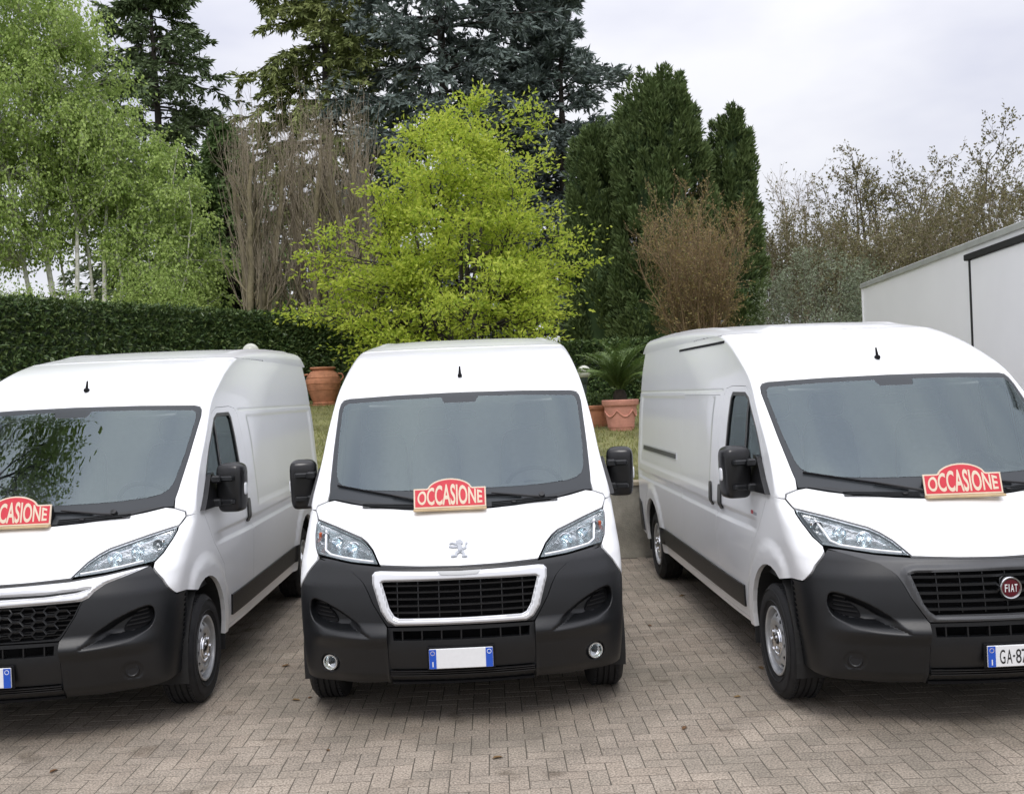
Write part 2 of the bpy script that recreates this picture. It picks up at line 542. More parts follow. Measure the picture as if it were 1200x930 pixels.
CHEEK = [(.848,.992),(.79,.985),(.63,.938),(.585,.905),(.56,.88),(.535,.835),(.505,.765),(.46,.69),(.424,.632)]
RECESS = [(.885,.790),(.903,.715),(.880,.648),(.795,.594),(.66,.572),(.53,.560),(.50,.574),(.60,.662),(.70,.728),(.80,.772)]
FOGP = (.775, .412)
RECESS_R = rounded(RECESS, .04, 4)

def bumper_disp(fog):
    def d(x, z):
        P = np.stack([x, z], -1)
        s = seg_dist(P, RECESS_R)
        lower = sst(.66, .60, z)
        w = .034 + .06 * lower
        r = .085 * sst(0, 1, s / w)
        # ledge under the corner pod and tucked-in lower edge
        r = r + (.050 * sst(.575, .28, z) * sst(.40, .44, x) + .02 * sst(.36, .29, z)) * sst(.94, .72, x)
        r = r - .030 * sst(.66, .58, z) * sst(.50, .58, z) * sst(.36, .42, x) * sst(.93, .80, x)
        rf = np.hypot(x - FOGP[0], z - FOGP[1])
        r = r + (.022 if fog else .008) * sst(.062, .045, rf)
        # wedge below the fog lamp
        return r
    return d
# ------------------------------------------------------------------ one van
AX = .948                                   # front axle behind the nose
DOOR = [(1.45,.365),(2.195,.365),(2.212,1.0),(2.20,1.86),(2.16,1.912),(2.03,1.93),(1.70,1.924),(1.575,1.885),(1.365,1.70),(1.145,1.45),(1.045,1.285),(1.03,1.22),(1.2,1.0),(1.40,.82),(1.445,.65)]
WINDOW = [(1.115,1.285),(1.98,1.30),(2.045,1.335),(2.04,1.845),(2.0,1.888),(1.70,1.885),(1.60,1.848),(1.385,1.66),(1.17,1.42)]

def text_mesh(body, size=1.0, bold=0.0):
    cu = bpy.data.curves.new('lettering', 'FONT')
    cu.body = body; cu.size = size; cu.align_x = 'CENTER'; cu.offset = bold; cu.resolution_u = 4
    o = bpy.data.objects.new('lettering', cu)
    COL.objects.link(o)
    me = bpy.data.meshes.new_from_object(o.evaluated_get(bpy.context.evaluated_depsgraph_get()))
    bpy.data.objects.remove(o)
    V = np.array([tuple(v.co) for v in me.vertices]); F = [list(p.vertices) for p in me.polygons]
    bpy.data.meshes.remove(me)
    return V, F

def interp_poly_x(poly, z):
    """largest x of an outline at height z"""
    xs = []
    n = len(poly)
    for i in range(n):
        a, b = poly[i], poly[(i + 1) % n]
        if (a[1] - z) * (b[1] - z) <= 0 and abs(a[1] - b[1]) > 1e-9:
            xs.append(a[0] + (b[0] - a[0]) * (z - a[1]) / (b[1] - a[1]))
    return max(xs) if xs else 0

def bar_on_front(mb, x0, x1, z0, z1, back, depth, h, n=14):
    """a bar that follows the nose from (x0,z0) to (x1,z1), set back from the skin"""
    t = np.linspace(0, 1, n)
    x = x0 + (x1 - x0) * t; z = z0 + (z1 - z0) * t
    y = Fy(x, z) + back
    vert = abs(z1 - z0) > abs(x1 - x0)
    V, F = [], []
    for i in range(n):
        if vert: V += [(x[i]-h/2, y[i], z[i]), (x[i]+h/2, y[i], z[i]), (x[i]+h/2, y[i]+depth, z[i]), (x[i]-h/2, y[i]+depth, z[i])]
        else: V += [(x[i], y[i], z[i]-h/2), (x[i], y[i], z[i]+h/2), (x[i], y[i]+depth, z[i]+h/2), (x[i], y[i]+depth, z[i]-h/2)]
    for i in range(n - 1):
        for k in range(4):
            a, b = i*4+k, i*4+(k+1) % 4
            F.append([a, b, b+4, a+4])
    F += [[0, 1, 2, 3], [n*4-1, n*4-2, n*4-3, n*4-4]]
    mb.add(V, F)

TYRE_PROF = [(.205,.085),(.225,.098),(.26,.108),(.295,.110),(.325,.102),(.339,.088),(.3445,.075),(.3455,.062),(.337,.060),(.337,.052),(.346,.050),(.3465,.022),(.337,.020),(.337,.012),(.3465,.010),
             (.3465,-.010),(.337,-.012),(.337,-.020),(.3465,-.022),(.346,-.050),(.337,-.052),(.337,-.060),(.3455,-.062),(.3445,-.075),(.339,-.088),(.325,-.102),(.295,-.110),(.26,-.108),(.225,-.098),(.205,-.085)]
_wheel_mesh = {}
def wheel(parent, x, y, sg):
    """sg: outer side. tyre > rim, centre cap, bolts"""
    R = Matrix.Translation((x, y, .346)) @ Matrix.Rotation(sg * math.pi / 2, 4, 'Y')
    if not _wheel_mesh:
        mb = MB(); mb.lathe(TYRE_PROF, 56)
        # shoulder tread blocks
        for k in range(64):
            a = 2 * math.pi * k / 64
            for zz in (.068, -.068):
                mb.box((.3445*math.cos(a), .3445*math.sin(a), zz), (.008, .022, .020), Matrix.Rotation(a, 4, 'Z'))
        for rr in (.245, .312):
            mb.lathe([(rr-.004,.1075),(rr,.1125),(rr+.004,.108)], 56)
        t = mb.build('wheel', M['rubber'])
        mb = MB()
        mb.lathe([(.206,.060),(.212,.100),(.204,.104),(.196,.098),(.190,.050),(.186,.040)], 48)
        mb.lathe([(.206,.060),(.206,-.09)], 48)
        # wheel disc with round vents
        prof = pchip([0,.07,.10,.125,.15,.188], [.084,.084,.082,.098,.090,.058])
        def S(D):
            r = np.hypot(D[:,0], D[:,1]); return np.stack([D[:,0], D[:,1], prof(r)], -1)
        ring = [(.188*math.cos(2*math.pi*k/48), .188*math.sin(2*math.pi*k/48)) for k in range(48)]
        holes = [[(.158*math.cos(c)+.0165*math.cos(a), .158*math.sin(c)+.0165*math.sin(a)) for a in np.linspace(0, 2*math.pi, 13)[:-1]] for c in np.arange(12)*2*math.pi/12]
        pm = MB(); panel(pm, S, ring, REF_UP, holes=holes, us=.014, vs=.014, flange=.008, bstep=.02)
        for V, F in zip(pm.v, pm.f): pass
        k0 = 0
        for V, N_, F in zip(pm.v, pm.n, pm.f):
            mb.add(V, [[i - k0 for i in f] for f in F]); k0 += len(V)
        r = mb.build('rim', M['steel'], t)
        mb = MB(); mb.lathe([(.0,.112),(.045,.111),(.058,.105),(.070,.098),(.076,.080)], 32)
        mb.lathe([(.078,.084),(.083,.094),(.092,.092),(.096,.080)], 32)
        for k in range(5):
            a = 2*math.pi*k/5 + .3
            mb.lathe([(.0,.118),(.010,.116),(.013,.106),(.013,.08)], 8, Matrix.Translation((.058*math.cos(a), .058*math.sin(a), 0)))
        c = mb.build('wheel_cap', M['chrome'], t)
        mb = MB(); mb.lathe([(.0,.02),(.19,.02),(.2,-.08)], 24)
        d = mb.build('brake_drum', M['under'], t)
        _wheel_mesh['t'] = (t, [r, c, d])
        t.parent = parent; t.matrix_local = R
        return t
    t0, ch = _wheel_mesh['t']
    t = t0.copy(); COL.objects.link(t); t.parent = parent; t.matrix_local = R
    for o in ch:
        c = o.copy(); COL.objects.link(c); c.parent = t
    return t

def superbox(mb, c, d, nx=.35, nz=.35, taper=0.0, M_=None, n=20, m=12):
    """rounded block (superellipsoid)"""
    V, F = [], []
    sp = lambda v, e: math.copysign(abs(v) ** e, v)
    for j in range(m + 1):
        ph = -math.pi/2 + math.pi * j / m
        for i in range(n):
            th = 2 * math.pi * i / n
            x = sp(math.cos(ph), nz) * sp(math.cos(th), nx); y = sp(math.cos(ph), nz) * sp(math.sin(th), nx); z = sp(math.sin(ph), nz)
            k = 1 + taper * z
            V.append((x*d[0]/2*k, y*d[1]/2*k, z*d[2]/2))
    for j in range(m):
        for i in range(n):
            F.append([j*n+i, j*n+(i+1) % n, (j+1)*n+(i+1) % n, (j+1)*n+i])
    V = np.array(V)
    if M_ is not None: V = V @ np.array(M_.to_3x3()).T
    mb.add(V + np.array(c), F)

def build_van(kind, label, loc, yaw, WB, L):
    van = empty('delivery_van', loc, yaw)
    tag(van, label, 'van', 'white vans parked in a row')
    paint, plastic = M['paint'], M['plastic']
    ys = np.concatenate([np.arange(.5, 2.5, .03), np.arange(2.5, L - .3, .06), np.arange(L - .3, L, .03)])
    zs = np.concatenate([np.arange(.3, .96, .035), np.arange(.96, 1.09, .009), np.arange(1.10, 1.20, .02), np.arange(1.2, 1.8, .04), np.arange(1.8, 1.885, .012), np.arange(1.885, 1.925, .0045), np.arange(1.93, 2.33, .03)])

    def sdisp(y, z):
        d = 0
        for yc in (AX, AX + WB):
            r = np.sqrt(((y - yc) / .43) ** 2 + ((z - .345) / .47) ** 2)
            d = d + .020 * (1 - sst(1.16, 1.36, r))
        d = d - .016 * sst(.972, 1.0, z) * (1 - sst(1.045, 1.078, z)) * sst(1.15, 1.5, y) * (1 - sst(L - .35, L - .2, y))
        d = d - .006 * np.exp(-((z - 1.905) / .008) ** 2) * sst(2.22, 2.3, y)
        d = d - .010 * sst(1.12, 1.17, z) * (1 - sst(1.835, 1.865, z)) * sst(2.40, 2.47, y) * (1 - sst(L - .36, L - .28, y))
        return d
    def side(sg):
        def S(D):
            y, z = D[:, 0], D[:, 1]
            x = HW(z) * (1 - TZ(z) * (1 - sst(0, 1.5, y - yend(z)))) + sdisp(y, z) * sst(-.01, .14, y - yend(z)) - .07 * sst(L - .22, L + .03, y) ** 2
            return np.stack([sg * x, y, z], -1)
        return S
    ref_s = lambda P: np.stack([np.sign(P[:, 0]), 0 * P[:, 0], 0 * P[:, 0] + .02], -1)

    # ---- body shell: header, pillars, flanks, roof, tail
    mb = MB()
    up = [(HW(2.33) * 1.0, 2.33)] + [(float(FW(z)), z) for z in np.arange(2.32, 1.24, -.01)] + [(float(FW(1.24)), 1.24), (.94, 1.24), (.93, 1.266), (.862, 1.292)] + WS_EDGE[1:]
    full = [(-x, z) for x, z in up[:-1]] + [(0, 1.965)] + [(x, z) for x, z in up[:-1]][::-1]
    panel(mb, FS, full, REF_FRONT, us=.028, vs=.022, todom=x2q, flange=.02)
    # front wings between headlight and door
    wing = [(.913,1.178),(.939,1.232)] + [(float(FW(z)), z) for z in np.arange(1.24, .80, -.01)] + [(float(FW(.80)), .80), (.962,.846), (.925,.912), (.866,.985),(.862,1.008),(.890,1.05),(.909,1.112),(.917,1.16)]
    for sg in (1, -1):
        panel(mb, FS, [(sg*x, z) for x, z in wing], REF_FRONT, us=.012, vs=.02, todom=x2q, flange=.02)
    # flanks with arches
    def arch(yc, k=18, lo=.335):
        a0 = math.asin((lo - .345) / .47)
        return [(yc + .43 * math.cos(a), .345 + .47 * math.sin(a)) for a in np.linspace(a0, math.pi - a0, k)]
    fa = arch(AX); ra = arch(AX + WB)
    a_start = [p for p in fa if p[1] > .775 or p[0] > AX]
    flank = [(L, .40), (L, 2.33)] + [(float(yend(z)) - .005, z) for z in np.arange(2.33, .80, -.008)] + [(float(yend(.80)) - .005, .80)]
    ff = [p for p in fa[::-1] if p[1] > .748 or p[0] > AX]
    flank += ff + ra[::-1] + [(L - .4, .36)]
    slide = rounded([(2.262,.40),(3.52,.40),(3.52,1.865),(2.262,1.865)], .05)
    for sg in (1, -1):
        holes = [inset(DOOR, -.0035)]
        if sg < 0: holes.append(inset(slide, -.003))
        panel(mb, side(sg), flank, ref_s, holes=holes, us=ys, vs=zs, flange=.03)
    # roof
    T = pchip([0,.3,.7,1.2,2.1,3.0,5], [0,.052,.098,.130,.165,.183,.19])
    def RS(D):
        u, v = D[:, 0], D[:, 1]
        t = np.sign(u) * np.abs(np.sin(np.clip(u, -1, 1) * math.pi / 2)) ** .8
        y0 = Fy(FW(2.33) * t, 2.33 + 0 * t)
        y = y0 + (L - y0) * v
        x = t * HW(2.33) * (1 - TZ(2.33) * (1 - sst(0, 1.5, y - yend(2.33))))
        s = np.maximum(1 - np.abs(t) ** 4.4, 0) ** (1 / 4.4)
        rib = .012 * np.exp(-((np.abs(x) - .70) / .03) ** 2) * sst(.3, .6, y - y0)
        edge = sst(0, .2, L - y) ** .5
        return np.stack([x, y, 2.33 + T(y - y0) * s * edge + rib * edge], -1)
    panel(mb, RS, [(-1, 0), (1, 0), (1, 1), (-1, 1)], REF_UP, us=np.linspace(-.995, .995, 60), vs=np.linspace(.005, .995, 60), flange=0, bstep=.02)
    body = mb.build('body', paint, van)
    # tail: two rear doors and lamps
    mb = MB()
    zz = np.linspace(.42, 2.33, 24)
    out = [(float(HW(z)) - .072, z) for z in zz]
    poly = [(-x, z) for x, z in out] + out[::-1]
    Sb = lambda D: np.stack([D[:, 0], L - .004 + 0 * D[:, 0], D[:, 1]], -1)
    refb = lambda P: np.array([0, 1.0, 0]) + 0 * P
    panel(mb, Sb, [(0.004, .45)] + [p for p in out] + [(0.004, 2.33)], refb, us=.2, vs=.2)
    panel(mb, Sb, [(-0.004, .45)] + [(-x, z) for x, z in out] + [(-0.004, 2.33)], refb, us=.2, vs=.2)
    mb.build('rear_door', paint, van)

    # ---- bonnet
    mb = MB(); panel(mb, FS, inset(BONNET, .003), REF_FRONT, us=.03, vs=.014, todom=x2q, flange=.02)
    bonnet = mb.build('bonnet', paint, van)

    # ---- windscreen: clear pane, dark printed border with sensor tab, cowl below
    mb = MB(); panel(mb, FS, WS_CLEAR, REF_FRONT, us=.05, vs=.04, todom=x2q, flange=0)
    ws = mb.build('windscreen', M['wind'], van)
    mb = MB(); panel(mb, FS, WS_OUT, REF_FRONT, holes=[WS_CLEAR], us=.05, vs=.02, todom=x2q, flange=.008, off=-.002)
    mb.build('windscreen_border', M['frit'], ws)
    mb = MB()
    cowl = [(-.80,1.300),(-.57,1.259),(-.3,1.237),(0,1.231),(.3,1.237),(.57,1.259),(.80,1.300),(.70,1.300),(.57,1.283),(.3,1.265),(0,1.259),(-.3,1.265),(-.57,1.283),(-.70,1.300)]
    panel(mb, FS, cowl, REF_FRONT, us=.03, vs=.006, todom=x2q, flange=.012, off=.004)
    cw = mb.build('cowl_panel', M['cowl'], van)
    for z in (1.243, 1.252, 1.262):
        for s_ in (-1, 1):
            mb = MB(); bar_on_front(mb, s_*.2, s_*.62, z, z + .012, -.014, .01, .0035); mb.build('cowl_slat', M['plastic'], cw)

    # ---- bumper: two corner mouldings and a centre with intakes
    fog = kind == 'lion'
    BS = make_front(bumper_disp(fog))
    corner = CHEEK + [(.424,.36),(.424,.295),(.60,.285),(.80,.292),(float(FW(.31)),.31)] + [(float(FW(z)), z) for z in np.arange(.34,.78,.03)] + [(float(FW(.794)),.794),(.957,.840),(.920,.906),(.860,.980)]
    fine_q = np.concatenate([np.arange(.3, .52, .02), np.arange(.52, 1.10, .0065), np.arange(1.10, 1.21, .015)]); fine_z = np.concatenate([np.arange(.28, .54, .012), np.arange(.54, .82, .006), np.arange(.82, 1., .02)])
    def bside(sg):
        def S(D):
            y, z = D[:, 0], D[:, 1]
            x = HW(z) * (1 - TZ(z) * (1 - sst(0, 1.5, y - yend(z)))) + .004
            return np.stack([sg * x, y, z], -1)
        return S
    for sg in (1, -1):
        mb = MB()
        panel(mb, BS, [(sg*x, z) for x, z in corner], REF_FRONT, us=(fine_q if sg > 0 else -fine_q[::-1]), vs=fine_z, todom=x2q, flange=.03, bstep=.015)
        bs = [(float(yend(z)), z) for z in np.arange(.31, .78, .02)] + [(float(yend(.794)), .794)] + [p for p in arch(AX, 40, .36)[::-1] if .44 < p[1] < .738 and p[0] < AX]
        panel(mb, bside(sg), bs, ref_s, us=.03, vs=.03, flange=.02)
        bc = mb.build('bumper_corner', plastic, van)
        # louvred blanking in the recess
        mb = MB(); panel(mb, make_front(lambda x, z: .080 + 0*x), [(sg*x, z) for x, z in rounded([(.862,.750),(.870,.700),(.846,.664),(.79,.645),(.72,.640),(.74,.690),(.80,.735)], .02)], REF_FRONT, us=.02, vs=.02, todom=x2q, flange=.01, off=.004)
        mb.build('vent_insert', M['matt'], bc)
        for k in range(4):
            mb = MB(); z = .672 + .024 * k
            bar_on_front(mb, sg * (.742 + .018 * k), sg * (.856 - .002 * k), z, z + .010, .064, .02, .007, 8); mb.build('louvre', M['plastic'], bc)
        Rm = Matrix.Translation((sg*FOGP[0], float(Fy(FOGP[0], FOGP[1])) + float(bumper_disp(fog)(np.array([FOGP[0]]), np.array([FOGP[1]]))[0]) - .010, FOGP[1])) @ Matrix.Rotation(math.pi/2, 4, 'X') @ Matrix.Rotation(sg * .35, 4, 'Y')
        mb = MB()
        if fog:
            mb.lathe([(.0,-.018),(.018,-.012),(.036,.004),(.040,.012),(.045,.012),(.047,.0)], 28, Rm)
            fl = mb.build('fog_lamp', M['reflector'], van)
            mb = MB(); mb.lathe([(.0,.022),(.02,.020),(.036,.013),(.040,.009)], 28, Rm)
            mb.build('lens', M['lens'], fl)
            mb = MB(); mb.lathe([(.0,.012),(.010,.010),(.012,.0)], 14, Rm); mb.build('bulb', M['under'], fl)
        else:
            mb.lathe([(.0,-.006),(.026,-.006),(.030,-.003),(.036,-.004),(.040,-.012)], 28, Rm)
            mb.build('fog_lamp_blank', plastic, van)
    mb = MB()
    centre = both([(0,.633),(.420,.628),(.420,.36),(.424,.295),(0,.29)])
    intake = [(-.392,.610),(.392,.610),(.388,.556),(-.388,.556)]
    slot = [(-.415,.386),(.415,.386),(.415,.338),(-.415,.338)]
    panel(mb, make_front(lambda x, z: .006 + .046 * sst(.54, .28, z) + .02 * sst(.36, .29, z)), centre, REF_FRONT, holes=[intake, slot], us=.05, vs=.02, todom=x2q, flange=.05)
    bc = mb.build('bumper_centre', plastic, van)
    for k in range(-3, 4):
        mb = MB(); bar_on_front(mb, k*.112, k*.112, .556, .610, .015, .02, .008, 4); mb.build('intake_bar', M['black'], bc)
    for z in (.350, .362, .374):
        mb = MB(); bar_on_front(mb, -.414, .414, z, z, .022, .02, .005); mb.build('slat', M['black'], bc)
    mb = MB(); bar_on_front(mb, -.41, .41, .295, .295, .055, .04, .014, 24); mb.build('lower_lip', M['matt'], bc)

    # ---- grille module between bonnet, headlights and bumper corners
    wedge_top = [(0,.953),(.225,.956),(.46,.964),(.635,.977),(.79,.996),(.842,.998)]
    wedge_low = [(.785,.982),(.625,.935),(.58,.902),(.555,.877),(.53,.833),(.50,.765),(.455,.69),(.419,.637),(0,.640)]
    module = both(wedge_top + wedge_low)
    mb = MB()
    if kind == 'lion':
        hole = both([(0,.890),(.452,.888),(.41,.738),(.383,.692),(.35,.678),(0,.676)])
        panel(mb, make_front(lambda x, z: .004 + 0*x), module, REF_FRONT, holes=[hole], us=.03, vs=.02, todom=x2q, flange=.05)
        gr = mb.build('grille', plastic, van)
        fo = both([(0,.936),(.455,.944),(.488,.940),(.505,.922),(.503,.875),(.456,.721),(.418,.664),(.375,.641),(0,.642)])
        fi = both([(0,.889),(.435,.886),(.447,.880),(.405,.738),(.378,.694),(.35,.681),(0,.679)])
        def FD(x, z):
            P = np.stack([x, z], -1)
            s = np.minimum(seg_dist(P, fo), -seg_dist(P, fi))
            return -.022 * sst(-.002, .014, s)
        mb = MB(); panel(mb, make_front(FD), fo, REF_FRONT, holes=[fi], us=.01, vs=.006, todom=x2q, flange=.04, bstep=.012)
        mb.build('grille_frame', M['satin'], gr)
        mb = MB(); panel(mb, FS, both([(0,.934),(.125,.936),(.10,.917),(0,.914)]), REF_FRONT, us=.03, vs=.02, todom=x2q, flange=.01, off=.027); mb.build('badge_bar', M['alu'], gr)
        op, zsl, vert = hole, np.linspace(.71, .86, 5), np.arange(-.36, .4, .12)
        smat, sh = M['black'], .009
    elif kind == 'round':
        hole = both([(0,.896),(.46,.893),(.492,.884),(.472,.82),(.442,.73),(.415,.69),(.385,.668),(0,.664)])
        def FD(x, z):
            P = np.stack([x, z], -1)
            s = seg_dist(P, hole)
            return .004 - .016 * sst(-.045, -.015, s) * sst(.0, -.012, s)
        panel(mb, make_front(FD), module, REF_FRONT, holes=[hole], us=.015, vs=.01, todom=x2q, flange=.05)
        gr = mb.build('grille', M['plastic2'], van)
        op, zsl, vert = hole, np.linspace(.700, .868, 5), np.arange(-.36, .4, .12)
        smat, sh = M['plastic'], .014
    else:
        hole = both([(0,.834),(.528,.842),(.49,.757),(.425,.662),(.395,.648),(0,.644)])
        panel(mb, make_front(lambda x, z: .004 + 0*x), module, REF_FRONT, holes=[hole], us=.03, vs=.02, todom=x2q, flange=.05)
        gr = mb.build('grille', plastic, van)
        band = both([(0,.945),(.46,.955),(.635,.970),(.79,.990),(.838,.993),(.78,.972),(.65,.93),(.595,.892),(.57,.862),(.535,.847),(0,.838)])
        slit = both([(0,.899),(.34,.897),(.50,.905),(.57,.910),(.50,.894),(.34,.884),(0,.882)])
        def FD(x, z):
            P = np.stack([x, z], -1)
            s = np.minimum(seg_dist(P, band), -seg_dist(P, slit))
            return -.018 * sst(-.002, .016, s)
        mb = MB(); panel(mb, make_front(FD), band, REF_FRONT, holes=[slit], us=.012, vs=.006, todom=x2q, flange=.03, bstep=.012)
        mb.build('grille_frame', M['satin'], gr)
        op, zsl, vert, smat, sh = hole, [], [], M['black'], .01
        # honeycomb
        mb = MB(); a, b = .062, .026
        for r in range(-1, 9):
            for c in range(-7, 8):
                cx = c * a * 2 + (a if r % 2 else 0); cz = .652 + r * b
                corners = [(cx - a*.62, cz), (cx - a*.30, cz + b*.85), (cx + a*.30, cz + b*.85), (cx + a*.62, cz), (cx + a*.30, cz - b*.85), (cx - a*.30, cz - b*.85)]
                m_ = seg_dist(np.array(corners), np.array(op)) > .004
                if m_.all():
                    cc = [(x, float(Fy(x, z)) + .014, z) for x, z in corners]
                    mb.tube(cc + cc[:2], .0048, 5, cap=False)
        mb.build('honeycomb', M['plastic'], gr)
        for z in np.linspace(.665, .82, 7):
            mb = MB(); xm = interp_poly_x(op, z) - .006
            bar_on_front(mb, -xm, xm, z, z, .03, .012, .006, 20); mb.build('slat', M['black'], gr)
    for z in zsl:
        mb = MB(); xm = interp_poly_x(op, z) + .004
        bar_on_front(mb, -xm, xm, z, z, .014, .028, sh, 20); mb.build('slat', smat, gr)
    for x in vert:
        mb = MB(); bar_on_front(mb, x, x, .68, .888, .024, .016, .005, 5); mb.build('upright', M['black'], gr)
    # dark core behind every opening of the nose
    mb = MB(); mb.box((0, .24, .62), (1.3, .04, .66)); mb.build('radiator', M['matt'], van)

    # ---- headlights
    hl = HEADLIGHT
    for sg in (1, -1):
        P2 = lambda poly: [(sg*x, z) for x, z in poly]
        mb = MB()
        def bowl(depth):
            def d(x, z):
                s = seg_dist(np.stack([x, z], -1), hl)
                return depth * sst(0, .045, s)
            return d
        panel(mb, make_front(bowl(.075)), P2(inset(hl, .004)), REF_FRONT, us=.012, vs=.01, todom=x2q, flange=.0, bstep=.012)
        h_ = mb.build('headlight', M['reflector'], van)
        mb = MB(); panel(mb, FS, P2(inset(hl, .003)), REF_FRONT, us=.02, vs=.02, todom=x2q, flange=.01, off=.001)
        mb.build('lens', M['lens'], h_)
        inner = inset(hl, .010)
        if kind == 'round': inner = [(min(x, .862 + .25 * (z - 1.05)), z) for x, z in inset(hl, .012)]
        mb = MB(); panel(mb, FS, P2(inset(hl, .0035)), REF_FRONT, holes=[P2(inner)], us=.03, vs=.03, todom=x2q, flange=.006, off=-.004)
        mb.build('lamp_surround', M['black'], h_)
        # reflector cups
        for (cx, cz, rr) in ((.64, 1.045, .040), (.745, 1.070, .036), (.835, 1.095, .030)):
            yy = float(Fy(cx, cz)) + .035
            Rm = Matrix.Translation((sg*cx, yy, cz)) @ Matrix.Rotation(math.pi/2, 4, 'X') @ Matrix.Rotation(sg*.3, 4, 'Y') @ Matrix.Rotation(-.25, 4, 'X')
            mb = MB(); mb.lathe([(rr*1.08,.004),(rr,.008),(rr*.8,-.012),(rr*.45,-.026),(.010,-.03)], 22, Rm)
            mb.build('reflector_cup', M['chrome'], h_)
            mb = MB(); mb.lathe([(.0,.004),(.008,.002),(.011,-.03)], 12, Rm); mb.build('bulb', M['lens'] if rr > .035 else M['amber'] if False else M['drl'], h_)
        # light guide along the lower edge
        pts = [(.50,.988),(.60,.996),(.70,1.006),(.775,1.016),(.812,1.035),(.82,1.07),(.835,1.13)] if kind != 'bars' else [(.50,.988),(.60,.996),(.70,1.006),(.80,1.020)]
        cc = [(sg*x, float(Fy(x, z)) + .010, z) for x, z in dense(pts, .03, False)]
        mb = MB(); mb.tube(cc, .008, 6); mb.build('light_guide', M['drl'], h_)
        cx, cz = .868, 1.10
        mb = MB(); mb.box((sg*cx, float(Fy(cx, cz)) + .02, cz), (.018, .03, .05), bev=.004); mb.build('indicator_bulb', M['amber'] if kind == 'lion' else M['chrome'], h_)

    # ---- doors, glass, handles, mirrors
    for sg in (1, -1):
        mb = MB(); panel(mb, side(sg), DOOR, ref_s, holes=[WINDOW], us=ys, vs=zs, flange=.03)
        dr = mb.build('door', paint, van)
        mb = MB(); panel(mb, side(sg), inset(WINDOW, .002), ref_s, holes=[inset(WINDOW, .026)], us=.06, vs=.06, flange=.02, off=-.003)
        mb.build('window_seal', M['black'], dr)
        mb = MB(); panel(mb, side(sg), inset(WINDOW, .022), ref_s, us=.08, vs=.08, flange=0, off=-.014)
        mb.build('window', M['sideglass'], dr)
        mb = MB(); panel(mb, side(sg), [(1.575,1.31),(1.61,1.31),(1.635,1.835),(1.60,1.80)], ref_s, us=.05, vs=.05, flange=.01, off=-.006); mb.build('window_divider', M['black'], dr)
        mb = MB(); panel(mb, side(sg), rounded([(2.045,1.035),(2.135,1.035),(2.13,1.215),(2.06,1.215)], .03), ref_s, us=.02, vs=.02, flange=.03, off=.012); mb.build('handle', M['black'], dr)
        # mirror: base plate, two arms, housing, cap, glass, side repeater
        mb = MB(); panel(mb, side(sg), [(.945,1.248),(1.30,1.243),(1.33,1.30),(1.28,1.475),(1.215,1.462),(1.07,1.34)], ref_s, us=.04, vs=.04, flange=.06, off=.035)
        mr = mb.build('mirror', M['black'], van)
        mb = MB(); superbox(mb, (sg*1.105, 1.31, 1.365), (.185, .17, .335), .45, .35, .04, Matrix.Rotation(sg * -.15, 3, 'Z').to_4x4()); mb.build('mirror_housing', M['black'], mr)
        mb = MB(); superbox(mb, (sg*1.105, 1.312, 1.49), (.180, .165, .10), .5, .6, -.12, Matrix.Rotation(sg * -.15, 3, 'Z').to_4x4()); mb.build('mirror_cap', M['plastic'], mr)
        for z in (1.275, 1.435):
            mb = MB(); Ra = Matrix.Rotation(sg * -.25, 4, 'Z')
            mb.box((sg*1.085, 1.20, z), (.12, .05, .036), Ra, .008); mb.box((sg*1.03, 1.20, z), (.06, .09, .05), None, .01); mb.build('mirror_arm', M['plastic'], mr)
        mb = MB(); mb.box((sg*1.10, 1.397, 1.37), (.14, .008, .26), Matrix.Rotation(sg * -.15, 4, 'Z'), .003); mb.build('mirror_glass', M['mirror'], mr)
        mb = MB(); superbox(mb, (sg*1.193, 1.315, 1.355), (.022, .07, .085), .5, .5); mb.build('side_repeater', M['drl'], mr)
        # lower protection strip
        mb = MB()
        ye = AX + WB - .42
        panel(mb, side(sg), [(1.575,.425),(ye-.03,.425),(ye-.01,.575),(1.555,.575)], ref_s, us=.15, vs=.05, flange=.02, off=.013)
        mb.build('side_moulding', plastic, van)
        mb = MB(); panel(mb, side(sg), [(L-.36,.40),(L-.005,.40),(L-.005,.735),(L-.2,.73),(L-.30,.70)], ref_s, us=.05, vs=.05, flange=.03, off=.012); mb.build('rear_bumper_corner', plastic, van)
    # sliding side door with its rail (one side only)
    mb = MB(); panel(mb, side(-1), slide, ref_s, us=ys, vs=zs, flange=.03)
    sd = mb.build('sliding_door', paint, van)
    mb = MB(); panel(mb, side(-1), rounded([(2.33,1.035),(2.40,1.035),(2.40,1.215),(2.34,1.215)], .03), ref_s, us=.02, vs=.02, flange=.03, off=.012); mb.build('handle', M['black'], sd)
    mb = MB(); panel(mb, side(-1), [(3.75,1.285),(L-.48,1.285),(L-.48,1.35),(3.75,1.35)], ref_s, us=.1, vs=.02, flange=.03, off=.005)
    rl = mb.build('sliding_rail', M['alu'], van)
    mb = MB(); panel(mb, side(-1), [(3.77,1.295),(L-.5,1.295),(L-.5,1.335),(3.77,1.335)], ref_s, us=.1, vs=.02, flange=.01, off=.009); mb.build('rail_slot', M['plastic2'], rl)
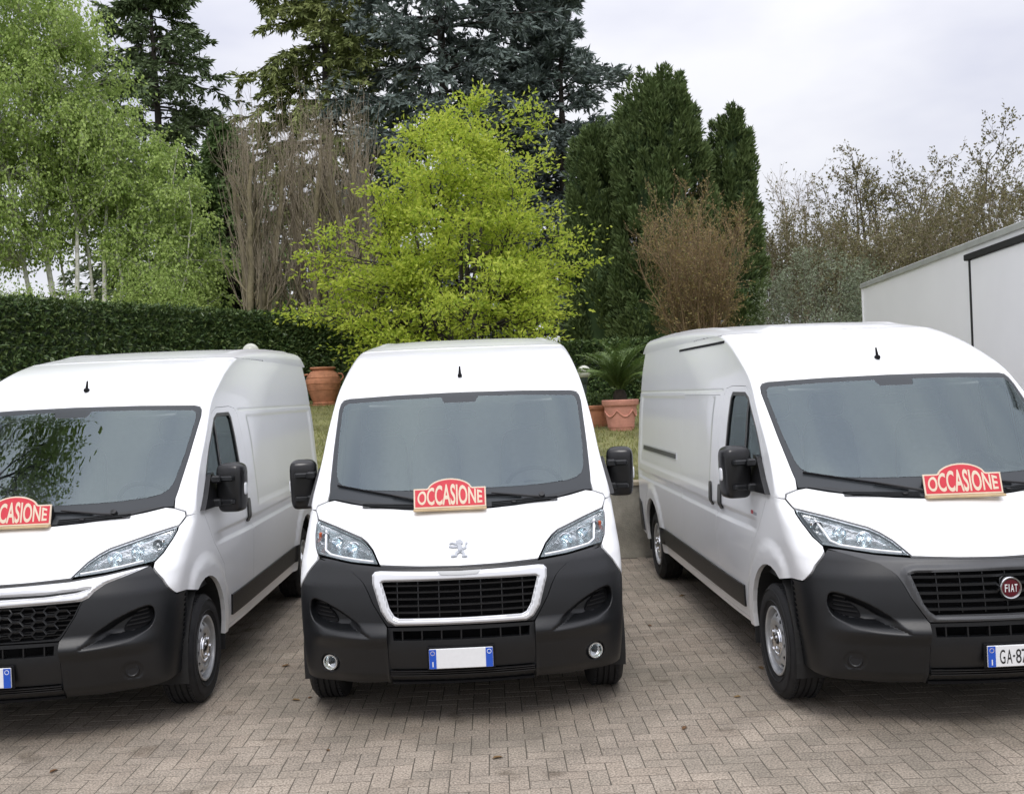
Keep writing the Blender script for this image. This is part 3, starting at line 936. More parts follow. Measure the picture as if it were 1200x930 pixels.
    if kind == 'round':
        mb = MB(); panel(mb, side(-1), [(2.45,2.262),(3.9,2.262),(3.9,2.280),(2.45,2.280)], ref_s, us=.1, vs=.02, flange=.01, off=.006); mb.build('roof_gutter_strip', M['matt'], van)
        mb = MB(); panel(mb, side(-1), rounded([(1.23,1.085),(1.29,1.085),(1.29,1.105),(1.23,1.105)], .006), ref_s, us=.03, vs=.02, flange=.002, off=.003); dc = mb.build('wing_badge', M['dgrey'], van)
        mb = MB(); panel(mb, side(-1), rounded([(1.30,1.088),(1.345,1.088),(1.345,1.112),(1.30,1.112)], .006), ref_s, us=.03, vs=.02, flange=.002, off=.003); mb.build('badge_mark', M['dred'], dc)

    # ---- wheels and dark underside
    for yy in (AX, AX + WB):
        for sg in (1, -1):
            wheel(van, sg * .885, yy, sg)
    mb = MB()
    mb.box((0, L/2 + .1, .36), (1.5, L - .6, .14)); mb.box((0, .66, .36), (1.3, .5, .08))
    for yy in (AX, AX + WB):
        for sg in (1, -1):
            aa = np.linspace(-.25, math.pi + .25, 20)
            V, F = [], []
            for a in aa:
                V += [(sg*.995, yy + .435*math.cos(a), .345 + .475*math.sin(a)), (sg*.60, yy + .435*math.cos(a), .345 + .475*math.sin(a))]
            for i in range(19): F.append([2*i, 2*i+1, 2*i+3, 2*i+2])
            n = len(V); V += [(sg*.60, yy, .3)]
            for i in range(19): F.append([2*i+1, n, 2*i+3])
            mb.add(V, F)
    mb.build('underbody', M['under'], van, smooth=0)

    # ---- cabin
    mb = MB(); mb.box((0, 2.36, 1.36), (1.66, .03, 1.4)); mb.build('bulkhead', M['bulk'], van)
    mb = MB(); mb.box((0, 1.5, .75), (1.86, 1.7, .06)); mb.build('cabin_floor', M['trim'], van)
    mb = MB(); superbox(mb, (0, 1.02, 1.13), (1.76, .62, .34), .4, .35); superbox(mb, (0, 1.20, 1.02), (.5, .5, .5), .4, .4)
    superbox(mb, (.45, 1.05, 1.27), (.46, .36, .12), .5, .5)
    mb.build('dashboard', M['trim'], van)
    for x, w in ((.50, .48), (-.22, .40), (-.62, .40)):
        mb = MB(); superbox(mb, (x, 1.72, 1.02), (w, .50, .20), .4, .5)
        st = mb.build('seat', M['seat'], van)
        mb = MB(); superbox(mb, (x, 2.0, 1.36), (w*.96, .15, .62), .5, .4, -.08, Matrix.Rotation(-.16, 4, 'X')); mb.build('backrest', M['seat'], st)
        mb = MB(); superbox(mb, (x, 2.06, 1.77), (.26, .10, .18), .55, .55, 0, Matrix.Rotation(-.1, 4, 'X')); mb.build('headrest', M['seat'], st)
    mb = MB()
    ring = [Vector((.50, 1.36, 1.27)) + Matrix.Rotation(math.radians(-52), 3, 'X') @ Vector((.195*math.cos(a), .195*math.sin(a), 0)) for a in np.linspace(0, 2*math.pi, 29)]
    mb.tube(ring, .016, 8, cap=False); superbox(mb, (.50, 1.35, 1.27), (.16, .06, .12), .5, .5)
    mb.box((.50, 1.35, 1.27), (.36, .02, .03), Matrix.Rotation(math.radians(0), 4, 'X'))
    mb.build('steering_wheel', M['matt'], van)
    mb = MB(); superbox(mb, (0, 1.50, 1.80), (.22, .05, .07), .5, .5); mb.tube([(0, 1.50, 1.82), (0, 1.44, 1.93)], .010); mb.build('rear_view_mirror', M['black'], van)
    for x in (.45, -.45):
        mb = MB(); mb.box((x, 1.62, 1.925), (.42, .20, .018), Matrix.Rotation(.45, 4, 'X'), .006); mb.build('sun_visor', M['bulk'], van)

    # ---- wipers, aerial
    for (px, pz, tx, tz, bx, bz) in ((-.12, 1.262, -.43, 1.325, -.80, 1.385), (.52, 1.278, .20, 1.318, -.06, 1.315)):
        mb = MB()
        p = lambda x, z, o: (x, float(Fy(x, z)) - o, z)
        mb.tube([p(px, pz, .012), p(px*.8+tx*.2, pz*.8+tz*.2, .030), p(tx, tz, .030)], [.010, .009, .006], 6)
        mb.lathe([(.0,.03),(.018,.028),(.022,.0)], 12, Matrix.Translation(p(px, pz, -.002)) @ Matrix.Rotation(math.radians(45), 4, 'X'))
        wi = mb.build('wiper', M['black'], van)
        x2, z2 = 2*tx - bx, 2*tz - bz
        mb = MB()
        cc = [p(bx + (px*.6+tx*.4 - bx)*t, bz + (pz*.6+tz*.4 - bz)*t, .013) for t in np.linspace(0, 1, 10)]
        mb.tube(cc, .007, 5); mb.build('wiper_blade', M['matt'], wi)
    for x in (-.28, .34):
        mb = MB(); superbox(mb, (x, float(Fy(x, 1.26)) - .012, 1.258), (.035, .03, .014), .6, .6); mb.build('washer_jet', M['black'], van)
    ya = float(Fy(0, 2.078))
    mb = MB(); superbox(mb, (0, ya, 2.088), (.032, .06, .03), .7, .7); mb.tube([(0, ya, 2.09), (0, ya + .02, 2.155)], [.012, .006], 8); mb.build('aerial', M['matt'], van)

    # ---- number plate
    px = .035 if kind == 'round' else -.005
    if kind == 'bars': px = -.01
    pl = MB(); pl.box((px, -.012, .455), (.362, .012, .112), None, .003); plate = pl.build('number_plate', M['plate'], van)
    mb = MB(); mb.box((px, .004, .455), (.385, .012, .132), None, .004); mb.build('plate_holder', M['matt'], plate)
    for s_ in (-1, 1):
        mb = MB(); mb.box((px + s_*.160, -.0185, .455), (.040, .003, .108)); mb.build('plate_band', M['pblue'], plate)
    RX = Matrix.Rotation(math.pi/2, 4, 'X')
    V, F = text_mesh('I', .040, .001)
    mb = MB(); mb.add(V @ np.array(RX.to_3x3()).T + np.array([px - .160, -.0205, .412]), F); mb.build('plate_character', M['plate'], plate)
    mb = MB()
    mb.lathe([(.010,0),(.0115,.001),(.013,0)], 18, Matrix.Translation((px + .160, -.0205, .488)) @ RX); mb.build('plate_ring', M['drl'], plate)
    mb = MB()
    mb.lathe([(.010,0),(.0112,.001),(.0124,0)], 18, Matrix.Translation((px - .160, -.0205, .488)) @ RX); mb.build('plate_ring', M['cream'], plate)
    if kind == 'round':
        for ch, x in (('G', -.103), ('A', -.066), ('8', -.017), ('7', .014)):
            V, F = text_mesh(ch, .105, .0005)
            V[:, 0] = (V[:, 0] - (V[:, 0].max() + V[:, 0].min()) / 2) * (.029 / (V[:, 0].max() - V[:, 0].min()))
            mb = MB(); mb.add(V @ np.array(RX.to_3x3()).T + np.array([px + x, -.0195, .417]), F); mb.build('plate_character', M['ink'], plate, smooth=0)
        mb = MB(); mb.lathe([(0,.001),(.006,.001),(.006,0)], 10, Matrix.Translation((px - .042, -.0195, .455)) @ RX); mb.build('plate_seal', M['ink'], plate)

    # ---- emblem
    if kind == 'lion':
        # rearing lion: body, raised forepaws, head, hind legs, tail
        parts = [[(-.02,.052),(.006,.060),(.022,.047),(.020,.030),(.006,.026),(-.014,.034)],
                 [(-.014,.036),(.010,.030),(.022,-.004),(.018,-.030),(-.002,-.030),(-.006,-.006)],
                 [(-.012,.034),(-.042,.044),(-.058,.036),(-.056,.030),(-.042,.035),(-.012,.022)],
                 [(-.008,.018),(-.034,.014),(-.056,.018),(-.060,.011),(-.036,.004),(-.006,.006)],
                 [(.000,-.016),(-.020,-.026),(-.022,-.044),(-.046,-.050),(-.046,-.058),(-.012,-.056),(-.008,-.038),(.010,-.028)],
                 [(.006,-.014),(.022,-.016),(.034,-.036),(.030,-.052),(.050,-.054),(.050,-.060),(.018,-.060),(.022,-.040),(.008,-.028)],
                 [(.014,-.002),(.034,.006),(.034,.030),(.048,.044),(.050,.036),(.042,.026),(.044,.000),(.020,-.014)]]
        mb = MB()
        x0, z0 = 0.0, 1.042
        y0 = float(Fy(0, z0)); slope = (float(Fy(0, z0 + .02)) - float(Fy(0, z0 - .02))) / .04
        ang = math.atan(slope)
        for pr in parts:
            mb.prism(pr, .009, Matrix.Translation((x0, y0 - .002, z0)) @ Matrix.Rotation(math.pi/2 - ang, 4, 'X') @ Matrix.Diagonal((1.0, 1.35, 1, 1)))
        mb.build('emblem', M['emblem'], bonnet)
    elif kind == 'round':
        Rm = Matrix.Translation((0, float(Fy(0, .808)) - .004, .808)) @ RX
        mb = MB(); mb.lathe([(.0,.020),(.046,.018),(.050,.012),(.052,-.02)], 40, Rm); em = mb.build('emblem', M['badge'], van)
        mb = MB(); mb.lathe([(.047,.016),(.050,.024),(.056,.025),(.060,.018),(.061,-.02)], 40, Rm); mb.build('emblem_ring', M['chrome'], em)
        for ch, cx_, cw_ in (('F', -.026, .014), ('I', -.0105, .0045), ('A', .0075, .018), ('T', .027, .015)):
            V, F = text_mesh(ch, .040, .0006)
            V[:, 0] = (V[:, 0] - (V[:, 0].max() + V[:, 0].min()) / 2) * (cw_ / (V[:, 0].max() - V[:, 0].min())) + cx_
            V[:, 1] = V[:, 1] / V[:, 1].max() * .040 - .020
            V[:, 2] = .0215
            mb = MB(); mb.add(V @ np.array(Rm.to_3x3()).T + np.array(Rm.translation), F); mb.build('emblem_letter', M['plate'], em, smooth=0)
    return van

def sale_sign(van, x, lean, label, rz=0.0):
    """arched board on a wooden foot, standing on the rear edge of the bonnet"""
    Wm = Matrix.Translation(van.location) @ Matrix.Rotation(van.rotation_euler.z, 4, 'Z')
    y, z = .565, 1.226
    root = empty('sale_sign')
    root.matrix_world = Wm @ Matrix.Translation((x, y, z)) @ Matrix.Rotation(rz, 4, 'Z')
    tag(root, label, 'sign', 'red sale signs on the bonnets')
    Bm = Matrix.Rotation(math.pi/2 - lean, 4, 'X')
    def outline(w, h, a):
        top = [(w/2, h)] + [(w*.30, h + .002)]
        arc = [(w*.30*math.cos(t), h + .002 + a*math.sin(t)**1.25) for t in np.linspace(0.05, math.pi - .05, 25)]
        return [(-w/2, .0), (w/2, .0), (w/2, h), (w*.32, h)] + arc + [(-w*.32, h), (-w/2, h)]
    mb = MB(); mb.prism(outline(.452, .125, .058), .008, Matrix.Translation((0, 0, .018)) @ Bm @ Matrix.Translation((0, 0, -.008)))
    mb.build('board', M['cream'], root)
    ol = [(px_, max(.009, py_)) for px_, py_ in inset(outline(.452, .125, .058), .009)]
    mb = MB(); mb.prism(ol, .0012, Matrix.Translation((0, 0, .018)) @ Bm); mb.build('red_face', M['signred'], root)
    V, F = text_mesh('OCCASIONE', .1, .0022)
    cx = (V[:, 0].max() + V[:, 0].min()) / 2
    V[:, 0] = (V[:, 0] - cx) * (.405 / (V[:, 0].max() - V[:, 0].min()))
    hh = V[:, 1].max()
    V[:, 1] = V[:, 1] / hh * (.068 + .060 * np.clip(np.cos(V[:, 0] / .215 * math.pi / 2), 0, 1) ** 1.1) + .027 - .006 * np.cos(V[:, 0] / .215 * math.pi / 2)
    V[:, 2] = .0018
    mb = MB(); mb.add(V @ np.array(Bm.to_3x3()).T + np.array([0, 0, .018]), F); mb.build('lettering', M['cream'], root, smooth=0)
    mb = MB(); mb.box((0, -.012, .009), (.455, .050, .014), None, .003); mb.build('wooden_foot', M['pine'], root)
    for s_ in (-1, 1):
        mb = MB(); mb.prism([(0, 0), (.085, .012), (.02 + math.sin(lean)*.1, .115)], .006, Matrix.Translation((s_*.218, .010, .012)) @ Matrix.Rotation(math.pi/2, 4, 'Z') @ Matrix.Rotation(math.pi/2, 4, 'X'))
        mb.build('side_bracket', M['matt'], root)
    return root

VAN_C = build_van('lion', 'white van with silver framed grille, lion emblem and round fog lamps', (-.3423, 5.6256, 0), .0201, 3.45, 5.413)
VAN_L = build_van('bars', 'white van with honeycomb grille and double silver bars, in front of the long hedge', (-3.0464, 5.58, 0), .0242, 3.45, 5.413)
VAN_R = build_van('round', 'long white van with round red badge on a dark slatted grille, beside the box truck', (2.587, 5.2265, 0), .0333, 4.035, 5.998)
sale_sign(VAN_C, -.06, .28, 'red arched OCCASIONE sign on the bonnet above the lion emblem')
sale_sign(VAN_L, -.06, .28, 'red arched OCCASIONE sign on the bonnet of the van with honeycomb grille')
sale_sign(VAN_R, .05, .28, 'red arched OCCASIONE sign on the bonnet of the van with round red badge', rz=-.06)
# ------------------------------------------------------------------ ground, yard, lawn, wall
WALL_Y, WALL_Z, YARD_X = 11.45, .87, 4.75
def lawn_z(y): return np.where(y < 27, WALL_Z - .02 + .1 * (np.maximum(y, 11.6) - 11.6), WALL_Z - .02 + .1 * 15.4 + .02 * (y - 27))

M['earth'] = mat('far_meadow', (0.07, 0.085, 0.035), 0.95, noise=(0.4, 0.35, 1))
M['lawn'] = mat('lawn_soil', (0.16, 0.16, 0.06), 0.95, noise=(1.6, 0.45, 1), bump=(40, 0.5, 0.02))
M['grass'] = mat('grass_blades', (0.1, 0.12, 0.04), 0.8, spec=0.2, tint=[(.24,.23,.08),(.15,.19,.055),(.30,.26,.12),(.18,.22,.07)], noise=(1.1, 0.35, 1), trans=.25)
M['sand'] = mat('joint_sand', (0.095, 0.082, 0.064), 0.95, noise=(30, 0.35, 1))
PV = [(.312,.262,.210),(.34,.292,.238),(.285,.246,.20),(.36,.306,.248),(.322,.276,.223)]
M['paver'] = mat('paver_concrete', (.2,.17,.14), 0.85, spec=0.3, rnd=PV, noise=(2.3, 0.20, 1), bump=(160, 0.5, 0.004))
M['paver_t'] = mat('paver_concrete_far', (.2,.17,.14), 0.85, spec=0.3, tint=PV, noise=(2.3, 0.20, 1), bump=(160, 0.5, 0.004))
M['concrete'] = mat('old_concrete', (.26,.245,.205), 0.9, noise=(3.2, 0.38, 1), bump=(60, 0.7, 0.01))
M['coping'] = mat('coping_stone', (.36,.31,.22), 0.85, noise=(5, 0.25, 1), bump=(60, 0.4, 0.006))

for m_ in (M['paver'], M['paver_t']):      # broad damp, lichen and oil marks with shapes of their own
    N, L_ = m_.node_tree.nodes, m_.node_tree.links
    b = N['Principled BSDF']
    src = b.inputs['Base Color'].links[0].from_socket
    geo = N.new('ShaderNodeNewGeometry')
    n1 = N.new('ShaderNodeTexNoise'); n1.inputs['Scale'].default_value = 90; n1.inputs['Detail'].default_value = 3
    L_.new(geo.outputs['Position'], n1.inputs['Vector'])
    r1 = N.new('ShaderNodeValToRGB'); r1.color_ramp.elements[0].position = .38; r1.color_ramp.elements[0].color = (.5,.5,.5,1)
    r1.color_ramp.elements[1].position = .62; r1.color_ramp.elements[1].color = (1.4,1.4,1.4,1)
    L_.new(n1.outputs['Fac'], r1.inputs['Fac'])
    mx = N.new('ShaderNodeMix'); mx.data_type = 'RGBA'; mx.blend_type = 'MULTIPLY'; mx.inputs['Factor'].default_value = .8
    L_.new(src, mx.inputs[6]); L_.new(r1.outputs['Color'], mx.inputs[7])
    n2 = N.new('ShaderNodeTexNoise'); n2.inputs['Scale'].default_value = .85; n2.inputs['Detail'].default_value = 5; n2.inputs['Roughness'].default_value = .6
    L_.new(geo.outputs['Position'], n2.inputs['Vector'])
    r2 = N.new('ShaderNodeValToRGB'); r2.color_ramp.elements[0].position = .46; r2.color_ramp.elements[1].position = .68
    L_.new(n2.outputs['Fac'], r2.inputs['Fac'])
    mg = N.new('ShaderNodeMix'); mg.data_type = 'RGBA'
    mg.inputs[7].default_value = (.13,.122,.095,1)
    fm = N.new('ShaderNodeMath'); fm.operation = 'MULTIPLY'; fm.inputs[1].default_value = .55
    L_.new(r2.outputs['Color'], fm.inputs[0]); L_.new(fm.outputs[0], mg.inputs['Factor'])
    L_.new(mx.outputs[2], mg.inputs[6])
    n3 = N.new('ShaderNodeTexNoise'); n3.inputs['Scale'].default_value = 3.1; n3.inputs['Detail'].default_value = 3
    L_.new(geo.outputs['Position'], n3.inputs['Vector'])
    r3 = N.new('ShaderNodeValToRGB'); r3.color_ramp.elements[0].position = .62; r3.color_ramp.elements[0].color = (1,1,1,1); r3.color_ramp.elements[1].position = .76; r3.color_ramp.elements[1].color = (.5,.48,.45,1)
    L_.new(n3.outputs['Fac'], r3.inputs['Fac'])
    ms3 = N.new('ShaderNodeMix'); ms3.data_type = 'RGBA'; ms3.blend_type = 'MULTIPLY'; ms3.inputs['Factor'].default_value = 1.0
    L_.new(mg.outputs[2], ms3.inputs[6]); L_.new(r3.outputs['Color'], ms3.inputs[7]); L_.new(ms3.outputs[2], b.inputs['Base Color'])

mb = MB(); mb.add([(-900,-900,-.06),(900,-900,-.06),(900,900,-.06),(-900,900,-.06)], [[0,1,2,3]])
tag(mb.build('ground', M['earth'], smooth=0), kind='structure')
mb = MB(); mb.add([(-16,-8,-.0012),(16,-8,-.0012),(16,17.2,-.0012),(-16,17.2,-.0012)], [[0,1,2,3]])
yard = tag(mb.build('paved_yard', M['sand'], smooth=0), kind='structure')

# herringbone pavers, 20 x 10 cm, each with chamfered edges
def paver_verts():
    l, w, c = .0969, .0469, .0004
    top = [(-l+c,-w+c),(l-c,-w+c),(l-c,w-c),(-l+c,w-c)]; mid = [(-l,-w),(l,-w),(l,w),(-l,w)]
    V = [(x, y, 0) for x, y in top] + [(x, y, -c) for x, y in mid] + [(x, y, -.02) for x, y in mid]
    F = [[0,1,2,3]] + [[k+4,(k+1)%4+4,(k+1)%4,k] for k in range(4)] + [[k+8,(k+1)%4+8,(k+1)%4+4,k+4] for k in range(4)]
    return np.array(V), F
PVV, PVF = paver_verts()
RZ = .022
cr, sr = math.cos(RZ), math.sin(RZ)
bricks = []
for i in range(-75, 76):
    for j in range(-6, 76):
        cls = (i - j) % 4
        if cls == 0: bx_, by_, a = (i + 1) * .1, (j + .5) * .1, 0.0
        elif cls == 3: bx_, by_, a = (i + .5) * .1, (j + 1) * .1, math.pi / 2
        else: continue
        x, y = bx_ * cr - by_ * sr + .02, bx_ * sr + by_ * cr + 4.45
        if y < 3.9 or y > WALL_Y - .06 or abs(x) > .62 * y + 1.0: continue
        bricks.append((x, y, a + RZ))
def in_view(x, y):
    u = 600 + 1162 * x / y; v = 463 + 1162 * CAM_H / y - .04 * (u - 600)
    return -10 < u < 1210 and v < 950
def under_van(x, y):
    for vx, vy, vr, l in ((-3.0464, 5.58, .0242, 5.413), (-.3423, 5.6256, .0201, 5.413), (2.587, 5.2265, .0333, 5.998)):
        dx, dy = x - vx, y - vy
        lx, ly = dx * math.cos(vr) + dy * math.sin(vr), -dx * math.sin(vr) + dy * math.cos(vr)
        if abs(lx) < .9 and .25 < ly < l: return True
    return False
vis = sorted([b for b in bricks if in_view(b[0], b[1]) and not under_van(b[0], b[1])], key=lambda b: b[1])
near = vis[:300]
nset = set(near)
pm = bpy.data.meshes.new('paver'); pm.from_pydata(PVV.tolist(), [], PVF); pm.materials.append(M['paver']); pm.polygons.foreach_set('use_smooth', [False] * len(pm.polygons))
rr = random.Random(3)
for (x, y, a) in near:
    o = bpy.data.objects.new('paver', pm); COL.objects.link(o); o.parent = yard
    o.location = (x, y, rr.uniform(-.0003, .0004)); o.rotation_euler = (rr.gauss(0, .001), rr.gauss(0, .001), a + rr.gauss(0, .008))
rest = [b for b in bricks if b not in nset]
V = np.tile(PVV, (len(rest), 1)).reshape(len(rest), 12, 3)
B = np.array(rest); ca, sa = np.cos(B[:, 2]), np.sin(B[:, 2])
W = np.stack([B[:, 0:1] + V[:, :, 0] * ca[:, None] - V[:, :, 1] * sa[:, None], B[:, 1:2] + V[:, :, 0] * sa[:, None] + V[:, :, 1] * ca[:, None], V[:, :, 2] + RNG.uniform(-.0003, .0004, len(rest))[:, None]
              + V[:, :, 0] * RNG.normal(0, .001, (len(rest), 1)) + V[:, :, 1] * RNG.normal(0, .001, (len(rest), 1))], -1)
F = (np.array(PVF)[None] + (np.arange(len(rest)) * 12)[:, None, None]).reshape(-1, 4)
o = big_mesh('paver_field', W.reshape(-1, 3), F, M['paver_t'], tint=np.repeat(RNG.random(len(rest)), 12), parent=yard, kind='stuff')

# lawn bank behind the wall
xs_, ys_ = np.arange(-60, 61, 1.5), np.concatenate([np.arange(11.55, 30, .75), np.arange(30, 95, 4)])
gx, gy = np.meshgrid(xs_, ys_)
gz = lawn_z(gy) + .03 * np.sin(gx * 1.3) * np.sin(gy * .9)
V = np.stack([gx, gy, gz], -1).reshape(-1, 3); nx = len(xs_); F = []
for j in range(len(ys_) - 1):
    for i in range(nx - 1):
        if xs_[i + 1] > YARD_X + .1 and ys_[j] < 17: continue
        F.append([j*nx+i, j*nx+i+1, (j+1)*nx+i+1, (j+1)*nx+i])
tag(big_mesh('lawn', V, np.array(F), M['lawn'], smooth=True), kind='structure')
# grass
n = 52000
gx = RNG.uniform(-7, 4.4, n); gy = 11.62 + (RNG.random(n) ** 1.3) * 11.5
gz = lawn_z(gy) + .03 * np.sin(gx * 1.3) * np.sin(gy * .9) - .005
a = RNG.uniform(0, 6.283, n); hgt = RNG.uniform(.03, .085, n); ww = RNG.uniform(.004, .009, n); lean = RNG.normal(0, .03, (n, 2))
p = np.stack([gx, gy, gz], -1); s_ = np.stack([np.cos(a), np.sin(a), 0*a], -1) * ww[:, None]
tip = p + np.stack([lean[:, 0], lean[:, 1], hgt], -1)
V = np.stack([p - s_, p + s_, tip], 1).reshape(-1, 3)
tag(big_mesh('grass', V, np.arange(3*n).reshape(-1, 3), M['grass'], tint=np.repeat(RNG.random(n), 3)), 'patchy short grass on the bank above the concrete wall', 'grass', kind='stuff')

# retaining wall with coping
mb = MB()
def wall_run(mb, x0, y0, x1, y1, z0, z1, th, over=0.0):
    d = Vector((x1 - x0, y1 - y0, 0)); l = d.length
    mb.box(((x0+x1)/2, (y0+y1)/2, (z0+z1)/2), (l + th, th, z1 - z0), Matrix.Rotation(math.atan2(d.y, d.x), 4, 'Z'))
wall_run(mb, -15, WALL_Y + .1, YARD_X, WALL_Y + .1, -.05, WALL_Z - .04, .2)
wall_run(mb, YARD_X + .005, WALL_Y + .32, YARD_X + .005, 17, -.05, WALL_Z - .045, .2)
wall = tag(mb.build('retaining_wall', M['concrete'], smooth=0), 'low grey weathered concrete retaining wall behind the vans', 'wall')
k = 0
for x in np.arange(-15, YARD_X - .5, 1.0):
    mb = MB(); mb.box((x + .5, WALL_Y + .10, WALL_Z - .015), (.992, .27, .045), None, .006); mb.build('coping_stone', M['coping'], wall)

# ------------------------------------------------------------------ pots, lamps, cycad
M['terra'] = mat('terracotta', (.48,.21,.115), .85, noise=(7, .28), bump=(60, .4, .006))
M['terra2'] = mat('pink_terracotta', (.60,.28,.21), .85, noise=(7, .16), bump=(60, .3, .004))
M['soil'] = mat('potting_soil', (.03,.022,.015), .95, noise=(20, .4))
M['post'] = mat('lamp_post_green', (.03,.045,.035), .5, noise=(10, .2))
M['globe'] = mat('weathered_lamp_globe', (.52,.53,.46), .3, noise=(6, .22), spec=.5)
M['frond'] = mat('cycad_leaf', (.035,.07,.02), .45, tint=[(.14,.21,.06),(.10,.165,.045),(.20,.27,.08)], spec=.4, trans=.2)
M['herb'] = mat('pot_plant_leaf', (.08,.13,.04), .6, tint=[(.06,.11,.03),(.11,.16,.05)], trans=.25)

jx, jy = -4.17, 22.0; jz = float(lawn_z(np.array(jy)))
jar = empty('oil_jar', (jx, jy, jz)); tag(jar, 'large round bellied terracotta jar standing before the long hedge', 'jar')
mb = MB(); mb.lathe([(0,.0),(.22,.0),(.25,.03),(.24,.06),(.28,.15),(.345,.32),(.385,.47),(.38,.55),(.335,.66),(.27,.735),(.235,.755),(.235,.775),(.275,.785),(.285,.81),(.27,.83),(.235,.825),(.22,.76),(.2,.70)], 40)
for zz, rr_ in ((.33,.352),(.47,.390),(.60,.372)): mb.lathe([(rr_-.012,zz-.014),(rr_+.004,zz),(rr_-.012,zz+.014)], 40)
mb.build('vessel', M['terra'], jar)
for a in (0.0, math.pi):
    mb = MB(); mb.tube([(math.cos(a)*(.33), math.sin(a)*.33, .68),(math.cos(a)*.42, math.sin(a)*.42, .67),(math.cos(a)*.45, math.sin(a)*.45, .60),(math.cos(a)*.40, math.sin(a)*.40, .53),(math.cos(a)*.37, math.sin(a)*.37, .52)], .022, 8); mb.build('handle', M['terra'], jar)
mb = MB(); mb.lathe([(0,-.05),(.30,-.05),(.31,.01),(.26,.015)], 32); mb.build('plinth', M['terra'], jar)

def pot(name, label, x, y, r, h, m_, garland=True):
    z = float(lawn_z(np.array(y)))
    root = empty(name, (x, y, z)); tag(root, label, 'pot')
    mb = MB(); mb.lathe([(0,0),(r*.66,0),(r*.68,.02),(r*.88,h*.80),(r*.95,h*.81),(r*.98,h*.84),(r*1.0,h*.97),(r*.97,h),(r*.90,h),(r*.87,h*.86),(r*.86,h*.82)], 44)
    mb.lathe([(r*.705,h*.10),(r*.735,h*.13),(r*.74,h*.16)], 44)
    mb.build('vessel', m_, root)
    if garland:
        for k in range(6):
            a0 = k * math.pi/3 + .2
            pts = []
            for t in np.linspace(0, 1, 9):
                a = a0 + t * math.pi/3; zz = h*(.66 - .20*math.sin(t*math.pi)); rr_ = r*(.68 + .20*(zz/h)/.8) + .006
                pts.append((rr_*math.cos(a), rr_*math.sin(a), zz))
            mb = MB(); mb.tube(pts, .012, 6); mb.build('garland', m_, root)
    mb = MB(); mb.lathe([(0,h*.87),(r*.88,h*.86)], 24); mb.build('soil', M['soil'], root)
    return root, z + h * .87
px_, py_ = 1.74, 16.0
pot1, ptz = pot('terracotta_pot', 'pink terracotta pot with raised garlands, planted with the cycad', px_, py_, .30, .50, M['terra2'])
pot2, pt2 = pot('terracotta_pot', 'brown terracotta pot of low herbs beside the pink pot', 1.40, 16.55, .27, .36, M['terra'], False)

cyc = empty('cycad', (px_, py_, ptz)); tag(cyc, 'dark green cycad with arching feathery fronds growing in the pink pot', 'plant')
mb = MB(); mb.lathe([(.10,-.04),(.115,.05),(.11,.14),(.08,.21),(.0,.24)], 16); mb.build('trunk', M['soil'], cyc)
def frond_mesh(rng, L0, drop, w):
    n = 26
    t = np.linspace(0, 1, n)
    el = 1.25 - drop * t ** 1.2
    dx = np.cumsum(np.cos(el)) * L0 / n; dz = np.cumsum(np.sin(el)) * L0 / n
    V, F, C = [], [], []
    for i in range(n - 1):
        r = .006 * (1 - t[i] * .7)
        k = len(V); V += [(dx[i], -r, dz[i]), (dx[i], r, dz[i]), (dx[i+1], r*.9, dz[i+1]), (dx[i+1], -r*.9, dz[i+1])]; F.append([k, k+1, k+2, k+3]); C += [.0]*4
        if i < 2: continue
        ll = w * math.sin(min(1, (t[i]*1.05+.08)) * math.pi) ** .6 + .02
        for s in (-1, 1):
            for sub in (0, .5):
                bx0, bz0 = dx[i] + (dx[i+1]-dx[i])*sub, dz[i] + (dz[i+1]-dz[i])*sub
                f = rng.uniform(.45, .75); up = rng.uniform(.1, .35)
                tx, ty, tz = bx0 + ll*f*math.cos(el[i]), s*ll*.85, bz0 + ll*up + ll*f*math.sin(el[i])*.6
                k = len(V); V += [(bx0, 0, bz0), ((bx0+tx)/2 + .007, ty/2, (bz0+tz)/2), (tx, ty, tz), ((bx0+tx)/2 - .007, ty/2, (bz0+tz)/2)]; F.append([k, k+1, k+2, k+3]); C += [rng.random()]*4
    return V, F, C
fr = random.Random(5)
variants = []
for k in range(5):
    V, F, C = frond_mesh(fr, fr.uniform(.85, 1.15), fr.uniform(1.0, 1.9), .17)
    mb = MB(); mb.add(V, F, None, C); variants.append(mb)
fm_ = []
for k in range(56):
    if k < 5:
        o = variants[k].build('frond', M['frond'], cyc, smooth=0); fm_.append(o)
    else:
        o = fm_[k % 5].copy(); COL.objects.link(o); o.parent = cyc
    tilt = -.45 + .85 * (k % 11) / 11
    o.matrix_local = Matrix.Translation((0, 0, .17)) @ Matrix.Rotation(k * 2.39996, 4, 'Z') @ Matrix.Rotation(tilt, 4, 'Y')
def tuft(name, label, x, y, z, r, h, n):
    nv = n
    a = RNG.uniform(0, 6.28, nv); rad = r * np.sqrt(RNG.random(nv)); hh = h * RNG.uniform(.2, 1, nv)
    P = np.stack([x + rad*np.cos(a), y + rad*np.sin(a), z + hh], -1)
    o = leaf_mesh('foliage', P, RNG.normal(0, 1, (nv, 3)) + [0, 0, .8], .07, .03, M['herb'])
    root = empty(name, (x, y, z)); tag(root, label, 'plant'); o.parent = root; o.matrix_parent_inverse = Matrix.Translation((-x, -y, -z)); o['kind'] = 'stuff'
    st = MB()
    for k in range(7):
        aa = k * .9; st.tube([(0.03*math.cos(aa), .03*math.sin(aa), -.02), (r*.6*math.cos(aa), r*.6*math.sin(aa), h*.7)], .005, 5)
    o2 = st.build('stems', M['herb'], root); o2['kind'] = 'stuff'
